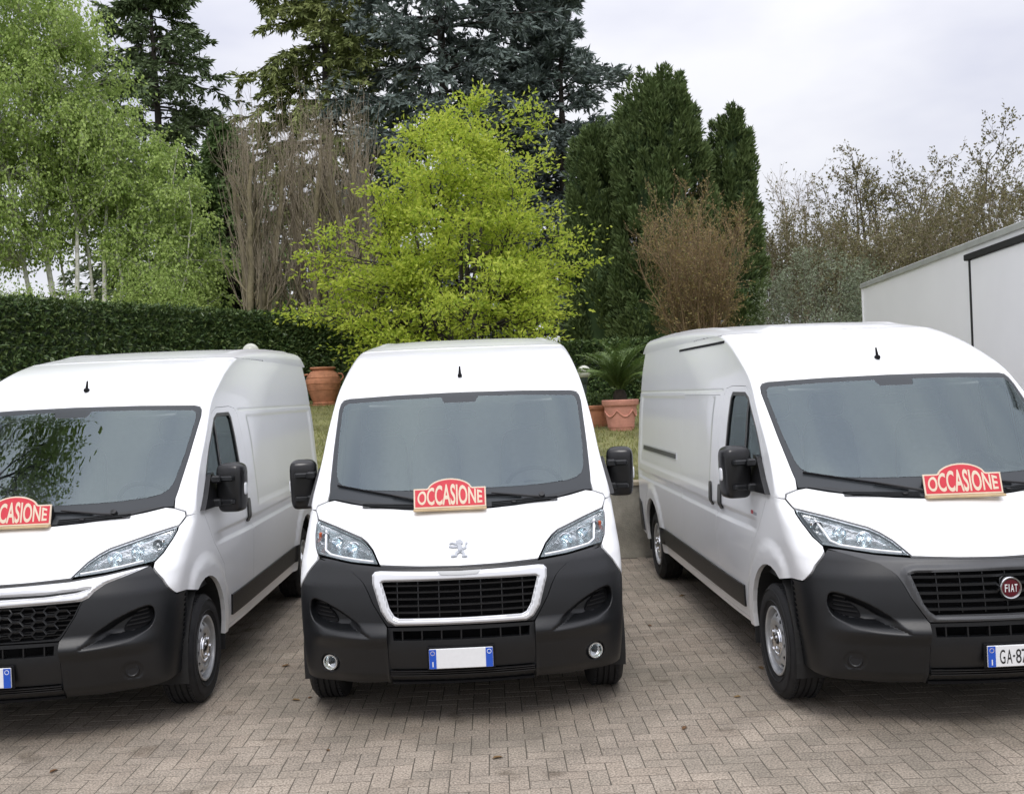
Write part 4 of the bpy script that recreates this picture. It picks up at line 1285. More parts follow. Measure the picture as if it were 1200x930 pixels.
def globe_lamp(label, x, y, gz_, r):
    z = float(lawn_z(np.array(y)))
    root = empty('garden_lamp', (x, y, z)); tag(root, label, 'lamp', 'globe lamps on the lawn')
    H = gz_ - z
    mb = MB(); mb.lathe([(0,0),(.08,0),(.08,.03),(.04,.05),(.035,H-r-.10),(.05,H-r-.08),(.065,H-r-.02),(.07,H-r+.03),(.0,H-r+.03)], 20); mb.build('post', M['post'], root)
    mb = MB(); mb.lathe([(r*math.sin(t), H - r*math.cos(t)) for t in np.linspace(.35, math.pi, 22)], 32); mb.build('globe', M['globe'], root)
globe_lamp('frosted globe garden lamp showing above the roof of the van with honeycomb grille', -3.92, 15.0, 2.745, .125)
globe_lamp('frosted globe garden lamp between the lion emblem van and the cycad', 1.25, 17.0, 2.275, .115)

# ------------------------------------------------------------------ box truck
M['seal'] = mat('rubber_door_seal', (.012,.012,.013), .7, noise=(10, .2))
truck = empty('box_truck', (5.36, 12.75, 0), -.073)
tag(truck, 'tall white box truck with black sealed side door, beside the van with round red badge', 'truck')
BL, BWd = 5.75, 2.4      # box length (y) and width, local origin at the middle of the near side wall
def tb(name, c, d, m_, bev=.0, parent=truck):
    mb = MB(); mb.box(c, d, None, bev); return mb.build(name, m_, parent)
Y0, Y1 = -5.6, 2.86
tb('box_wall', (BWd/2, (Y0+Y1)/2, 2.19), (BWd, Y1 - Y0, 2.40), M['box'], .01)
tb('roof_edge', (-.003, (Y0+Y1)/2, 3.415), (.05, Y1 - Y0 + .02, .075), M['alu'], .006)
tb('roof', (BWd/2, (Y0+Y1)/2, 3.41), (BWd - .06, Y1 - Y0 - .02, .05), M['box'], .01)
tb('corner_post', (-.004, Y1 - .028, 2.18), (.02, .05, 2.40), M['box'], .004)
dY0, dY1, dZ0, dZ1 = -3.3, -1.58, 1.05, 3.235
dr_ = tb('side_door', (-.012, (dY0+dY1)/2, (dZ0+dZ1)/2), (.022, dY1 - dY0, dZ1 - dZ0), M['box'], .004)
for nm, c, d in (('door_seal', (-.018, dY1 + .022, (dZ0+dZ1)/2), (.030, .045, dZ1 - dZ0 + .09)), ('door_seal', (-.018, dY0 - .022, (dZ0+dZ1)/2), (.030, .045, dZ1 - dZ0 + .09)),
                 ('drip_rail', (-.026, (dY0+dY1)/2, dZ1 + .045), (.05, dY1 - dY0 + .25, .07)), ('door_seal', (-.018, (dY0+dY1)/2, dZ0 - .022), (.030, dY1 - dY0, .045))):
    tb(nm, c, d, M['seal'], .006, dr_)
tb('handle', (-.035, dY0 + .15, 1.9), (.03, .05, .22), M['chrome'], .008, dr_)
tb('chassis', (BWd/2, (Y0+Y1)/2, .86), (.9, Y1 - Y0, .2), M['under'])
for sx in (.1, BWd - .1): tb('side_skirt', (sx, (Y0+Y1)/2, .93), (.05, Y1 - Y0 - .1, .10), M['alu'], .005)
tb('cab', (BWd/2, Y0 - .95, 1.5), (2.2, 1.7, 1.9), M['paint'], .15)
tb('cab_window', (.09, Y0 - 1.0, 1.9), (.03, 1.0, .65), M['frit'], .01)
for yy in (Y0 - 1.0, Y1 - 1.6):
    for sg in (-1, 1):
        t0, ch = _wheel_mesh['t']
        t = t0.copy(); COL.objects.link(t); t.parent = truck
        t.matrix_local = Matrix.Translation((BWd/2 + sg*(BWd/2 - .16), yy, .43)) @ Matrix.Rotation(sg*math.pi/2, 4, 'Y') @ Matrix.Scale(1.24, 4)
        for o_ in ch:
            c_ = o_.copy(); COL.objects.link(c_); c_.parent = t
# ------------------------------------------------------------------ vegetation helpers (vectorised)
def unit(v): return v / np.maximum(np.linalg.norm(v, axis=-1, keepdims=True), 1e-9)
def leaf_arrays(P, D, L, W, rng=RNG):
    n = len(P)
    A = unit(np.asarray(D, float)); L = np.broadcast_to(L, (n,)) * rng.uniform(.7, 1.25, n); W = np.broadcast_to(W, (n,)) * rng.uniform(.75, 1.2, n)
    S = unit(np.cross(A, rng.normal(0, 1, (n, 3))))
    N = np.cross(A, S)
    mid = P + A * (L * .45)[:, None]
    V = np.stack([P, mid + S * (W / 2)[:, None] + N * (W * .15)[:, None], P + A * L[:, None], mid - S * (W / 2)[:, None] + N * (W * .15)[:, None]], 1)
    return V.reshape(-1, 3), np.arange(4 * n).reshape(-1, 4)
def leaf_mesh(name, P, D, L, W, m_, parent=None, kind=None, tint=None):
    V, F = leaf_arrays(np.asarray(P, float), D, L, W)
    t = RNG.random(len(P)) if tint is None else tint
    return big_mesh(name, V, F, m_, tint=np.repeat(t, 4), parent=parent, kind=kind)
def limb_arrays(P, R, sides=4):
    """P (N,K,3) polylines, R (N,K) radii -> tapered tubes"""
    N, K, _ = P.shape
    T = np.gradient(P, axis=1); T = unit(T)
    ref = np.where(np.abs(T[..., 2:3]) > .9, np.array([1., 0, 0]), np.array([0, 0, 1.]))
    U = unit(np.cross(T, ref)); B = np.cross(T, U)
    a = np.arange(sides) * 2 * math.pi / sides
    ring = P[:, :, None] + R[:, :, None, None] * (U[:, :, None] * np.cos(a)[:, None] + B[:, :, None] * np.sin(a)[:, None])
    V = ring.reshape(-1, 3)
    base = (np.arange(N * K).reshape(N, K)[:, :-1] * sides)[..., None]
    k = np.arange(sides); k2 = (k + 1) % sides
    F = np.stack([base + k, base + k2, base + k2 + sides, base + k + sides], -1).reshape(-1, 4)
    return V, F
def limbs(name, parts, m_, parent):
    """parts: list of (P, R, sides)"""
    Vs, Fs, k = [], [], 0
    for P, R, s in parts:
        V, F = limb_arrays(P, R, s); Vs.append(V); Fs.append(F + k); k += len(V)
    V = np.concatenate(Vs)
    return big_mesh(name, V, np.concatenate(Fs), m_, tint=RNG.random(len(V)), parent=parent, smooth=True)
def grow(P, R, nch, t0, t1, ang, length, K, up=.0, curl=.12, rr=.6, taper=.25, shape=0.0, asd=.2, rng=RNG, tip=.004):
    N, KP, _ = P.shape
    t = t0 + (t1 - t0) * (np.arange(nch)[None] + rng.random((N, nch))) / nch
    f = t * (KP - 1); i = np.clip(f.astype(int), 0, KP - 2); fr = (f - i)
    n_ = np.arange(N)[:, None]
    base = P[n_, i] * (1 - fr)[..., None] + P[n_, i + 1] * fr[..., None]
    pd = unit(P[n_, i + 1] - P[n_, i]); rb = R[n_, i] * (1 - fr) + R[n_, i + 1] * fr
    pr = unit(np.cross(pd, rng.normal(0, 1, pd.shape)))
    a = rng.normal(ang, asd, t.shape)[..., None]
    d = unit(np.cos(a) * pd + np.sin(a) * pr).reshape(-1, 3)
    l = (np.broadcast_to(length, t.shape) * rng.uniform(.65, 1.2, t.shape) * (1 - shape * (t - t0) / (t1 - t0))).reshape(-1)
    r0 = np.maximum(rb.reshape(-1) * rr, tip)
    pts = [base.reshape(-1, 3)]
    for k in range(K - 1):
        d = unit(d + np.array([0, 0, up]) + rng.normal(0, curl, d.shape))
        pts.append(pts[-1] + d * (l / (K - 1))[:, None])
    RR = r0[:, None] * np.linspace(1, taper, K)[None]
    return np.stack(pts, 1), np.maximum(RR, tip * .6)
def stem(x, y, z, h, r, lean=(0, 0), K=9, wob=.06, rng=RNG, taper=.12):
    t = np.linspace(0, 1, K)
    w = np.cumsum(rng.normal(0, wob, (K, 2)), 0) * np.minimum(t * 3, 1)[:, None]
    P = np.stack([x + lean[0] * t * h + w[:, 0], y + lean[1] * t * h + w[:, 1], z + h * t], -1)
    return P[None], (r * (1 - (1 - taper) * t ** .8))[None]
def along(P, n, rng=RNG):
    """n random points along each polyline with their directions"""
    N, K, _ = P.shape
    f = rng.random((N, n)) * (K - 1); i = np.clip(f.astype(int), 0, K - 2); fr = (f - i)[..., None]
    n_ = np.arange(N)[:, None]
    return (P[n_, i] * (1 - fr) + P[n_, i + 1] * fr).reshape(-1, 3), unit(P[n_, i + 1] - P[n_, i]).reshape(-1, 3)
def gz_at(y): return float(lawn_z(np.array(float(y))))
def tree_root(name, label, x, y, group=None, cat='tree', z=None):
    o = empty(name, (x, y, gz_at(y) if z is None else z)); tag(o, label, cat, group); return o
def adopt(root, *objs):
    bpy.context.view_layer.update()
    for o in objs:
        o.parent = root; o.matrix_parent_inverse = Matrix.Translation(-root.location)

BK = dict(
    grey=mat('bark_grey_brown', (.085,.07,.055), .9, noise=(6, .35), bump=(20, .8, .02)),
    birch=mat('birch_bark', (.62,.60,.54), .8, noise=(5, .45), bump=(14, .5, .01)),
    dark=mat('bark_dark', (.045,.038,.032), .9, noise=(6, .35)),
    moss=mat('bark_mossy', (.20,.172,.105), .95, noise=(3, .4), bump=(20, .8, .02)),
    twig=mat('twigs_brown', (.155,.120,.088), .9, tint=[(.235,.195,.14),(.335,.285,.21)]),
    red=mat('twigs_russet', (.24,.115,.05), .9, tint=[(.21,.145,.085),(.28,.195,.11),(.19,.14,.085)]))
LF = dict(
    lime=mat('leaf_lime', (.25,.29,.03), .55, tint=[(.33,.45,.055),(.63,.70,.12),(.50,.59,.08),(.35,.47,.055),(.58,.65,.10)], trans=.5, spec=.3),
    birch=mat('leaf_birch', (.13,.19,.05), .55, tint=[(.28,.40,.10),(.42,.53,.16),(.34,.46,.13)], trans=.35, spec=.3),
    olive=mat('needles_olive', (.06,.075,.03), .7, tint=[(.13,.17,.055),(.25,.285,.10),(.18,.22,.075)], trans=.1, spec=.2),
    darkc=mat('needles_dark', (.03,.045,.025), .7, tint=[(.075,.115,.055),(.15,.20,.095),(.11,.155,.075)], trans=.1, spec=.2),
    blue=mat('needles_blue', (.055,.072,.072), .7, tint=[(.10,.135,.12),(.22,.265,.245),(.16,.195,.18)], trans=.08, spec=.2),
    hem=mat('needles_green', (.06,.10,.035), .7, tint=[(.09,.15,.05),(.16,.23,.08)], trans=.15, spec=.2),
    cyp=mat('cypress_scales', (.028,.055,.022), .7, tint=[(.06,.10,.04),(.14,.19,.07),(.095,.145,.052)], trans=.08, spec=.2),
    laurel=mat('leaf_laurel', (.022,.045,.016), .35, tint=[(.05,.09,.034),(.09,.145,.05),(.15,.20,.07)], trans=.06, spec=.5),
    trim=mat('hedge_top_leaf', (.08,.12,.03), .5, tint=[(.06,.10,.025),(.10,.15,.035)], trans=.2),
    russet=mat('leaf_russet', (.22,.13,.05), .7, tint=[(.27,.19,.08),(.34,.26,.10),(.25,.25,.09)], trans=.25),
    scrub=mat('leaf_scrub', (.10,.10,.05), .8, tint=[(.14,.14,.06),(.21,.20,.09),(.18,.14,.085)], trans=.2),
    oliv=mat('leaf_olive_tree', (.13,.16,.10), .6, tint=[(.16,.20,.12),(.27,.31,.21)], trans=.15))

# potted herbs
tuft('potted_herbs', 'low leafy herbs filling the brown terracotta pot', 1.40, 16.55, pt2, .24, .22, 500)

# ------------------------------------------------------------------ hedges
def hedge(name, label, pts, top, depth, leaf_n, tops, base=None):
    """pts: ground line, tops: top height at each point; leaves clad a solid core"""
    root = empty(name, (pts[0][0], pts[0][1], gz_at(pts[0][1]))); tag(root, label, 'hedge')
    P = np.array(pts, float); T = np.array(tops, float)
    core = MB()
    for i in range(len(P) - 1):
        a, b = P[i], P[i + 1]; d = unit(b - a); nrm = np.array([d[1], -d[0]])      # towards the camera
        za, zb = gz_at(a[1]) - .1, gz_at(b[1]) - .1
        c = [a, b, b - nrm * depth, a - nrm * depth]; zt = [T[i] - .12, T[i+1] - .12, T[i+1] - .12, T[i] - .12]
        c[0] = c[0] - nrm * .12; c[1] = c[1] - nrm * .12
        V = [(*c[0], za), (*c[1], zb), (*c[2], zb), (*c[3], za)] + [(*c[k], zt[k]) for k in range(4)]
        core.add(V, [[0,1,5,4],[1,2,6,5],[2,3,7,6],[3,0,4,7],[4,5,6,7]])
    c_ = core.build('filler_core', LF['laurel'], None, smooth=0)  # added solid box, blocks light through the leaf shell
    seg = np.linalg.norm(np.diff(P, axis=0), axis=1); cum = np.concatenate([[0], np.cumsum(seg)])
    n = leaf_n; s = RNG.random(n) * cum[-1]; i = np.clip(np.searchsorted(cum, s) - 1, 0, len(seg) - 1); f = (s - cum[i]) / seg[i]
    q = P[i] + (P[i+1] - P[i]) * f[:, None]; zt = T[i] + (T[i+1] - T[i]) * f
    d = unit(P[i+1] - P[i]); nrm = np.stack([d[:, 1], -d[:, 0]], -1)
    zb = lawn_z(q[:, 1])
    h = RNG.random(n); zz = zb + (zt - zb) * h ** .8
    lump = .07 * np.sin(s * 2.1) + .05 * np.sin(s * 5.3 + zz * 3) + .04 * np.sin(zz * 6 + s)
    dep = RNG.random(n) ** 1.5 * .22 - lump * .5
    A = np.stack([q[:, 0] - nrm[:, 0] * dep, q[:, 1] - nrm[:, 1] * dep, zz], -1)
    dirs = RNG.normal(0, .7, (n, 3)) + np.stack([nrm[:, 0], nrm[:, 1], 0*dep + .25], -1)
    o1 = leaf_mesh('foliage', A, dirs, .125, .05, LF['laurel'], kind='stuff')
    nt = leaf_n // 5; s = RNG.random(nt) * cum[-1]; i = np.clip(np.searchsorted(cum, s) - 1, 0, len(seg) - 1); f = (s - cum[i]) / seg[i]
    q = P[i] + (P[i+1] - P[i]) * f[:, None]; zt = T[i] + (T[i+1] - T[i]) * f; d = unit(P[i+1] - P[i]); nrm = np.stack([d[:, 1], -d[:, 0]], -1)
    dep = RNG.random(nt) * depth
    A = np.stack([q[:, 0] - nrm[:, 0]*dep, q[:, 1] - nrm[:, 1]*dep, zt - .10 + RNG.random(nt) * .10], -1)
    o2 = leaf_mesh('top_growth', A, RNG.normal(0, .6, (nt, 3)) + [0, 0, .9], .08, .035, LF['trim'], kind='stuff')
    adopt(root, c_, o1, o2)
hedge('laurel_hedge', 'long clipped dark green laurel hedge with flat yellow green top', [(-11.5, 15.6), (-9.21, 18.0), (-6.97, 20.5), (-3.96, 23.6), (-1.5, 24.3)], 4, .9, 38000, [4.1, 4.1, 4.05, 3.93, 3.9])
hedge('laurel_hedge', 'lower dark hedge behind the cycad and the lime green tree', [(-1.3, 19.7), (2.5, 19.8), (8.5, 20.6)], 3.5, .8, 25000, [2.9, 2.95, 2.95])

# ------------------------------------------------------------------ trees
def clump_tree(root, x, y, prof, stems, nclump, nleaf, leaf, lm, bark, clump_r=(.42, .22), seed=1, hollow=.35, up=.25, squash=1.0, extra=(), drop=0.0, wild=.16):
    """prof: (z, radius) outline of the crown; foliage in many small layered clumps carried by branches from the stems"""
    rng = np.random.default_rng(seed)
    z0 = root.location.z
    pz = np.array([p[0] for p in prof]); pr = np.array([p[1] for p in prof])
    C = []
    while len(C) < nclump:
        z = rng.uniform(pz[0], pz[-1]); R = np.interp(z, pz, pr)
        if rng.random() > (R / pr.max()) ** 1.3 + .08: continue
        a = rng.uniform(0, 2*math.pi)
        lob = 1 + wild * math.sin(3 * a + z * 1.7 + seed) + wild * .7 * math.sin(5 * a - z * 2.3)
        rad = R * lob * (hollow + (1 - hollow) * math.sqrt(rng.random()))
        C.append((x + rad * math.cos(a), y + rad * math.sin(a) * squash, z))
    C = np.array(C + list(extra))
    SP, SR = zip(*stems); SP = np.concatenate(SP); SR = np.concatenate(SR)
    # each clump hangs from a stem point below it
    K = SP.shape[1]; flat = SP.reshape(-1, 3); fr = SR.reshape(-1)
    D = np.linalg.norm((C[:, None] - flat[None]) * [1, 1, .8], axis=-1) + np.where(flat[None, :, 2] > C[:, None, 2] - .15, 6, 0)
    j = D.argmin(1); B = flat[j]
    t = np.linspace(0, 1, 6)[None, :, None]
    mid = (B + C) / 2 + rng.normal(0, .12, C.shape) + [0, 0, -.15 * up * 4]
    BP = (1 - t) ** 2 * B[:, None] + 2 * t * (1 - t) * mid[:, None] + t * t * C[:, None]
    ln = np.linalg.norm(C - B, axis=1)
    BR = (np.minimum(fr[j] * .55, .012 + .010 * ln))[:, None] * np.linspace(1, .3, 6)[None]
    TW, TR = grow(BP, BR, 7, .45, 1.0, .8, clump_r[0] * 1.25, 4, up=.05 - drop, curl=.2, rr=.5, tip=.003, rng=rng)
    tr = limbs('trunk', [(SP, SR, 8), (BP, BR, 4), (TW, TR, 3)], bark, None)
    # leaves: along the twigs and as a soft flattened cloud round each clump
    n1 = int(nleaf * .6); P1, D1 = along(TW, max(1, n1 // (len(TW))), rng)
    P1 = P1 + rng.normal(0, .05, P1.shape)
    n2 = max(1, int(nleaf * .4) // len(C))
    sc = rng.uniform(.6, 1.25, (len(C), 1, 1))
    off = rng.normal(0, 1, (len(C), n2, 3)) * [clump_r[0]*.6, clump_r[0]*.6, clump_r[1]*.6] * sc
    off[..., 2] -= drop * np.linalg.norm(off[..., :2], axis=-1)
    P2 = (C[:, None] + off).reshape(-1, 3); D2 = off.reshape(-1, 3) + rng.normal(0, .3, (len(C)*n2, 3))
    P = np.concatenate([P1, P2]); D_ = np.concatenate([D1 + rng.normal(0, .6, D1.shape) + [0, 0, -drop], D2 + [0, 0, -drop]])
    ct = rng.random(len(C))                       # whole clumps differ a little in hue
    tint = np.concatenate([np.clip(rng.normal(.5, .28, len(P1)), 0, 1), np.clip(np.repeat(ct, n2) + rng.normal(0, .2, len(P2)), 0, 1)])
    V, F = leaf_arrays(P, D_, leaf[0], leaf[1], rng)
    cr_ = big_mesh('crown', V, F, lm, tint=np.repeat(tint, 4), kind='stuff')
    adopt(root, tr, cr_)
    return root

# bright spring tree in the middle
tx, ty = -1.05, 21.0
r_ = tree_root('maple_tree', 'broad lime green tree in fresh leaf standing before the hedge', tx, ty)
z0 = r_.location.z
rg = np.random.default_rng(4)
st_ = [stem(tx + .1*math.cos(a), ty + .1*math.sin(a), z0 - .1, h, .085, (l*math.cos(a), l*math.sin(a)), wob=.07, rng=rg) for a, h, l in ((0, 5.2, .16), (1.3, 5.8, .14), (2.5, 4.6, .30), (3.5, 4.9, .36), (4.6, 5.6, .12), (5.6, 4.4, .30), (0.6, 6.0, .02))]
clump_tree(r_, tx, ty, [(2.3,1.5),(3.0,2.2),(3.8,2.55),(4.6,2.4),(5.3,2.05),(6.0,1.8),(6.8,1.6),(7.4,1.25),(7.8,.7)], st_, 270, 48000, (.105,.05), LF['lime'], BK['dark'], (.44,.085), seed=11, hollow=.5, wild=.26,
           extra=[(-.55+dx, 21, 8.15) for dx in (0, .08)] + [(-1.35, 21, 7.9), (.55, 21, 7.95), (.75, 21, 7.7), (-1.9, 21, 7.5), (-3.9, 20.8, 5.3), (-4.1, 20.8, 5.05), (-4.0, 20.7, 4.6), (-3.6, 20.8, 5.5), (-3.8,20.7,4.9), (-3.9,20.9,4.6)])

# pollarded bare trees
def pollard(label, x, y, h, seed, nst=4, lean=.06):
    rng = np.random.default_rng(seed)
    root = tree_root('pollarded_tree', label, x, y, 'bare pollarded trees behind the hedge'); z = root.location.z
    S = [stem(x + rng.normal(0, .15), y + rng.normal(0, .15), z - .1, h * rng.uniform(.62, .8), .14, (rng.normal(0, lean), rng.normal(0, lean)), K=10, wob=.05, rng=rng, taper=.4) for _ in range(nst)]
    SP = np.concatenate([s[0] for s in S]); SR = np.concatenate([s[1] for s in S])
    L1, R1 = grow(SP, SR, 9, .2, 1.0, .75, 1.4, 6, up=.34, curl=.18, rr=.38, taper=.5, rng=rng)
    L2, R2 = grow(L1, R1, 6, .3, 1.0, .5, 1.3, 6, up=.42, curl=.10, rr=.42, taper=.3, rng=rng, tip=.007)
    L3, R3 = grow(SP, SR, 30, .2, 1.0, .4, 2.0, 6, up=.42, curl=.08, rr=.16, taper=.3, rng=rng, tip=.008)
    L4, R4 = grow(L2, R2, 3, .2, .95, .6, .55, 3, up=.2, curl=.1, rr=.5, rng=rng, tip=.005)
    tr = limbs('trunk', [(SP, SR, 8), (L1, R1, 5)], BK['moss'], None)
    cr_ = limbs('crown', [(L2, R2, 3), (L3, R3, 3), (L4, R4, 3)], BK['twig'], None); cr_['kind'] = 'stuff'
    adopt(root, tr, cr_)
pollard('bare pollarded tree with dense upright brown shoots, nearer the birches', -6.55, 26.0, 7.9, 21, 5)
pollard('bare pollarded tree with two thick mossy stems among upright shoots', -5.25, 26.6, 8.0, 22, 5)
pollard('bare pollarded tree standing behind the lime green tree edge', -3.95, 26.2, 7.6, 23, 5)

# layered conifers
def conifer(name, label, x, y, h, prof, lm, nb=120, droop=.25, seed=1, group=None, spray=(.20, .05), nspray=26, lift=.0, l2=.42, bark='dark', n2=11, start=.1, uplift=0.0):
    """prof(t) = branch length at relative height t"""
    rng = np.random.default_rng(seed)
    root = tree_root(name, label, x, y, group); z = root.location.z
    SP, SR = stem(x, y, z - .1, h, .016 * h + .06, (rng.normal(0, .01), rng.normal(0, .01)), K=16, wob=.04, rng=rng, taper=.06)
    t = start + (1 - start) * np.linspace(0, 1, nb) ** .95; t = np.clip(t + rng.normal(0, .012, nb), start, .995)
    a = np.arange(nb) * 2.39996 + rng.normal(0, .35, nb)
    ln = np.interp(t, [p[0] for p in prof], [p[1] for p in prof]) * rng.uniform(.72, 1.22, nb)
    base = np.stack([np.interp(t, np.linspace(0, 1, 16), SP[0, :, k]) for k in range(3)], -1)
    K = 8; s = np.linspace(0, 1, K)
    out = np.stack([np.cos(a), np.sin(a)], -1)
    rise = (uplift + rng.normal(.12, .12, nb))[:, None] * s - droop * s[None] ** 1.6 + .12 * lift * s[None] ** 4
    P = np.concatenate([base[:, None, :2] + out[:, None] * (ln[:, None] * s)[..., None], (base[:, 2:3] + ln[:, None] * rise)[..., None]], -1)
    P[:, 1:] += rng.normal(0, .03, (nb, K-1, 3))
    R = (.012 + .012 * ln)[:, None] * np.linspace(1, .25, K)[None]
    L2, R2 = grow(P, R, n2, .15, 1.0, .95, np.repeat((ln * l2)[:, None], n2, 1), 5, up=-.10 * (droop > .2) + .02, curl=.10, rr=.5, rng=rng, tip=.006, shape=.45)
    # flatten side twigs towards the horizontal
    L2[:, :, 2] = L2[:, :1, 2] + (L2[:, :, 2] - L2[:, :1, 2]) * .55 - droop * .25 * np.linspace(0, 1, 5)[None] ** 2 * np.linalg.norm(L2[:, -1] - L2[:, 0], axis=1)[:, None]
    tr = limbs('trunk', [(SP, SR, 8), (P, R, 4), (L2, R2, 3)], BK[bark], None)
    nspray = int(nspray * 1.08)
    P1, D1 = along(L2, nspray, rng); P2, D2 = along(P[:, 2:], nspray * 2, rng)
    PP = np.concatenate([P1, P2]); DD = np.concatenate([D1, D2])
    n = len(PP)
    DD = DD * .8 + rng.normal(0, .55, (n, 3)) * [1, 1, .45] + [0, 0, -.35 * droop - .05 + .3 * lift]
    ct = np.clip(np.concatenate([np.repeat(rng.random(len(L2)), nspray), np.repeat(rng.random(nb), nspray*2)]) * .7 + rng.random(n) * .3, 0, 1)
    V, F = leaf_arrays(PP + rng.normal(0, .03, PP.shape), DD, spray[0], spray[1], rng)
    cr_ = big_mesh('crown', V, F, lm, tint=np.repeat(ct, 4), kind='stuff')
    adopt(root, tr, cr_)
GC = 'tall conifers behind the garden'
conifer('cedar_tree', 'dark green cedar with open layered branches behind the birches', -12.9, 37, 17.0, [(0,2.0),(.25,3.2),(.6,2.9),(.75,2.3),(.9,1.2),(1,.3)], LF['darkc'], 120, .30, 31, GC, spray=(.30,.085), nspray=24)
conifer('cedar_tree', 'olive green conifer with weeping feathery branches above the pollarded trees', -6.7, 38, 20.5, [(0,3.0),(.3,3.9),(.55,3.2),(.72,2.5),(.88,1.5),(1,.5)], LF['olive'], 150, .42, 32, GC, spray=(.30,.085), nspray=30)
conifer('cedar_tree', 'broad blue grey cedar behind the lime green tree', -2.1, 36.5, 20.5, [(0,3.0),(.3,4.4),(.55,4.0),(.75,3.3),(.9,2.6),(1,1.2)], LF['blue'], 150, .22, 33, GC, spray=(.30,.095), nspray=32)
conifer('cedar_tree', 'narrow blue grey cedar with spiky open top, beside the tall cypresses', 2.1, 37, 15.2, [(0,2.6),(.3,3.0),(.55,2.5),(.75,1.9),(.9,1.0),(1,.3)], LF['blue'], 110, .16, 34, GC, spray=(.30,.09), nspray=22, uplift=.15)
conifer('cedar_tree', 'blue grey cedar leader standing between the two larger cedars', .6, 38.5, 17.2, [(0,2.6),(.3,3.2),(.55,2.8),(.75,2.0),(.9,1.0),(1,.3)], LF['blue'], 110, .16, 35, GC, spray=(.30,.09), nspray=22, uplift=.12)
conifer('hemlock_tree', 'mid green drooping conifer between the birches and pollarded trees', -8.6, 31, 8.3, [(0,2.4),(.25,2.7),(.5,2.2),(.75,1.4),(.95,.5),(1,.2)], LF['hem'], 85, .55, 36, None, spray=(.26,.08), nspray=26)
conifer('hemlock_tree', 'low green drooping conifer behind the birch trunks', -9.9, 33, 6.4, [(0,2.2),(.25,2.5),(.5,2.1),(.75,1.3),(.95,.5),(1,.2)], LF['hem'], 70, .5, 37, None, spray=(.26,.08), nspray=24)

# columnar cypresses
def cypress(label, x, y, top, R, seed, n=30000):
    rng = np.random.default_rng(seed)
    root = tree_root('cypress_tree', label, x, y, 'columnar cypresses'); z = root.location.z
    H = top - z
    SP, SR = stem(x, y, z - .1, H * .9, .16, K=10, wob=.03, rng=rng)
    prof = lambda t: R * np.interp(t, [0,.1,.3,.55,.75,.88,.95,1], [.7,1.0,1.0,.88,.76,.66,.52,.22])
    # ragged upright plumes over the whole column
    npl = int(n / 190)
    pu = rng.random(npl) ** .9; pa = rng.uniform(0, 2*math.pi, npl)
    pr = prof(pu) * (.62 + .42 * rng.random(npl) ** .6) * (1 + .10*np.sin(3*pa + pu*9 + seed))
    k = rng.integers(0, npl, n)
    v = rng.random(n)                                   # along the plume, base to tip
    w = (.26 * (1 - v) ** .7 + .03) * (.7 + .6 * rng.random(npl))[k]
    ln = (.55 + .55 * rng.random(npl))[k]
    oa = rng.uniform(0, 2*math.pi, n); orr = w * np.sqrt(rng.random(n))
    out = np.stack([np.cos(pa[k]), np.sin(pa[k])], -1)
    P = np.stack([x + out[:, 0] * (pr[k] + .16 * v) + orr*np.cos(oa), y + out[:, 1] * (pr[k] + .16 * v) + orr*np.sin(oa), z + .1 + pu[k] * (H - .75) + v * ln], -1)
    D = np.stack([out[:, 0]*.35 + np.cos(oa)*.45, out[:, 1]*.35 + np.sin(oa)*.45, .8 + 0*oa], -1) + rng.normal(0, .3, (n, 3))
    V, F = leaf_arrays(P, D, .19, .06, rng)
    ct = np.clip(rng.random(npl)[k] * .6 + .35 * v + rng.normal(0, .15, n), 0, 1)
    cr_ = big_mesh('crown', V, F, LF['cyp'], tint=np.repeat(ct, 4), kind='stuff')
    # dense inner growth
    mb = MB(); mb.lathe([(max(.01, float(prof(np.array(t))) * .58), z + .15 + t * (H - .9)) for t in np.linspace(0, 1, 24)], 18, Matrix.Translation((x, y, 0)))
    core = mb.build('filler_core', LF['cyp'], None)
    BP, BR = grow(SP, SR, 40, .15, .95, .6, R * .7, 4, up=.25, rr=.3, rng=rng)
    tr = limbs('trunk', [(SP, SR, 8), (BP, BR, 3)], BK['dark'], None)
    adopt(root, tr, core, cr_)
cypress('tallest and broadest dark green columnar cypress', 4.75, 30, 11.35, 1.5, 41, 56000)
cypress('narrow dark cypress between the broadest one and the bare trees', 7.05, 30.6, 10.4, .75, 42, 30000)
cypress('shorter rounded cypress between the blue grey cedar and the broadest cypress', 3.0, 31.5, 10.3, 1.05, 43, 36000)

# birches
def birch(label, x, y, top, prof, seed, stems_, nclump, nleaf):
    root = tree_root('birch_tree', label, x, y, 'birches behind the hedge'); z = root.location.z
    rg = np.random.default_rng(seed)
    S = [stem(x + dx, y + rg.normal(0, .2), z - .1, hh, r0, (lx, rg.normal(0, .02)), K=10, wob=.06, rng=rg, taper=.1) for dx, hh, r0, lx in stems_]
    clump_tree(root, x, y, prof, S, nclump, nleaf, (.10, .065), LF['birch'], BK['birch'], (.42, .36), seed=seed, hollow=.1, drop=.55, wild=.22)
birch('big birch with a dense light green hanging crown, farthest from the pollarded trees', -12.9, 26, 14.5, [(6.2,1.5),(7.4,2.2),(9,2.5),(10.5,2.6),(12,2.4),(13.5,1.9),(14.6,.8)], 51, [(1.3, 11.5, .11, -.08), (.8, 10.8, .09, -.10), (1.7, 10.5, .09, -.03)], 540, 76000)
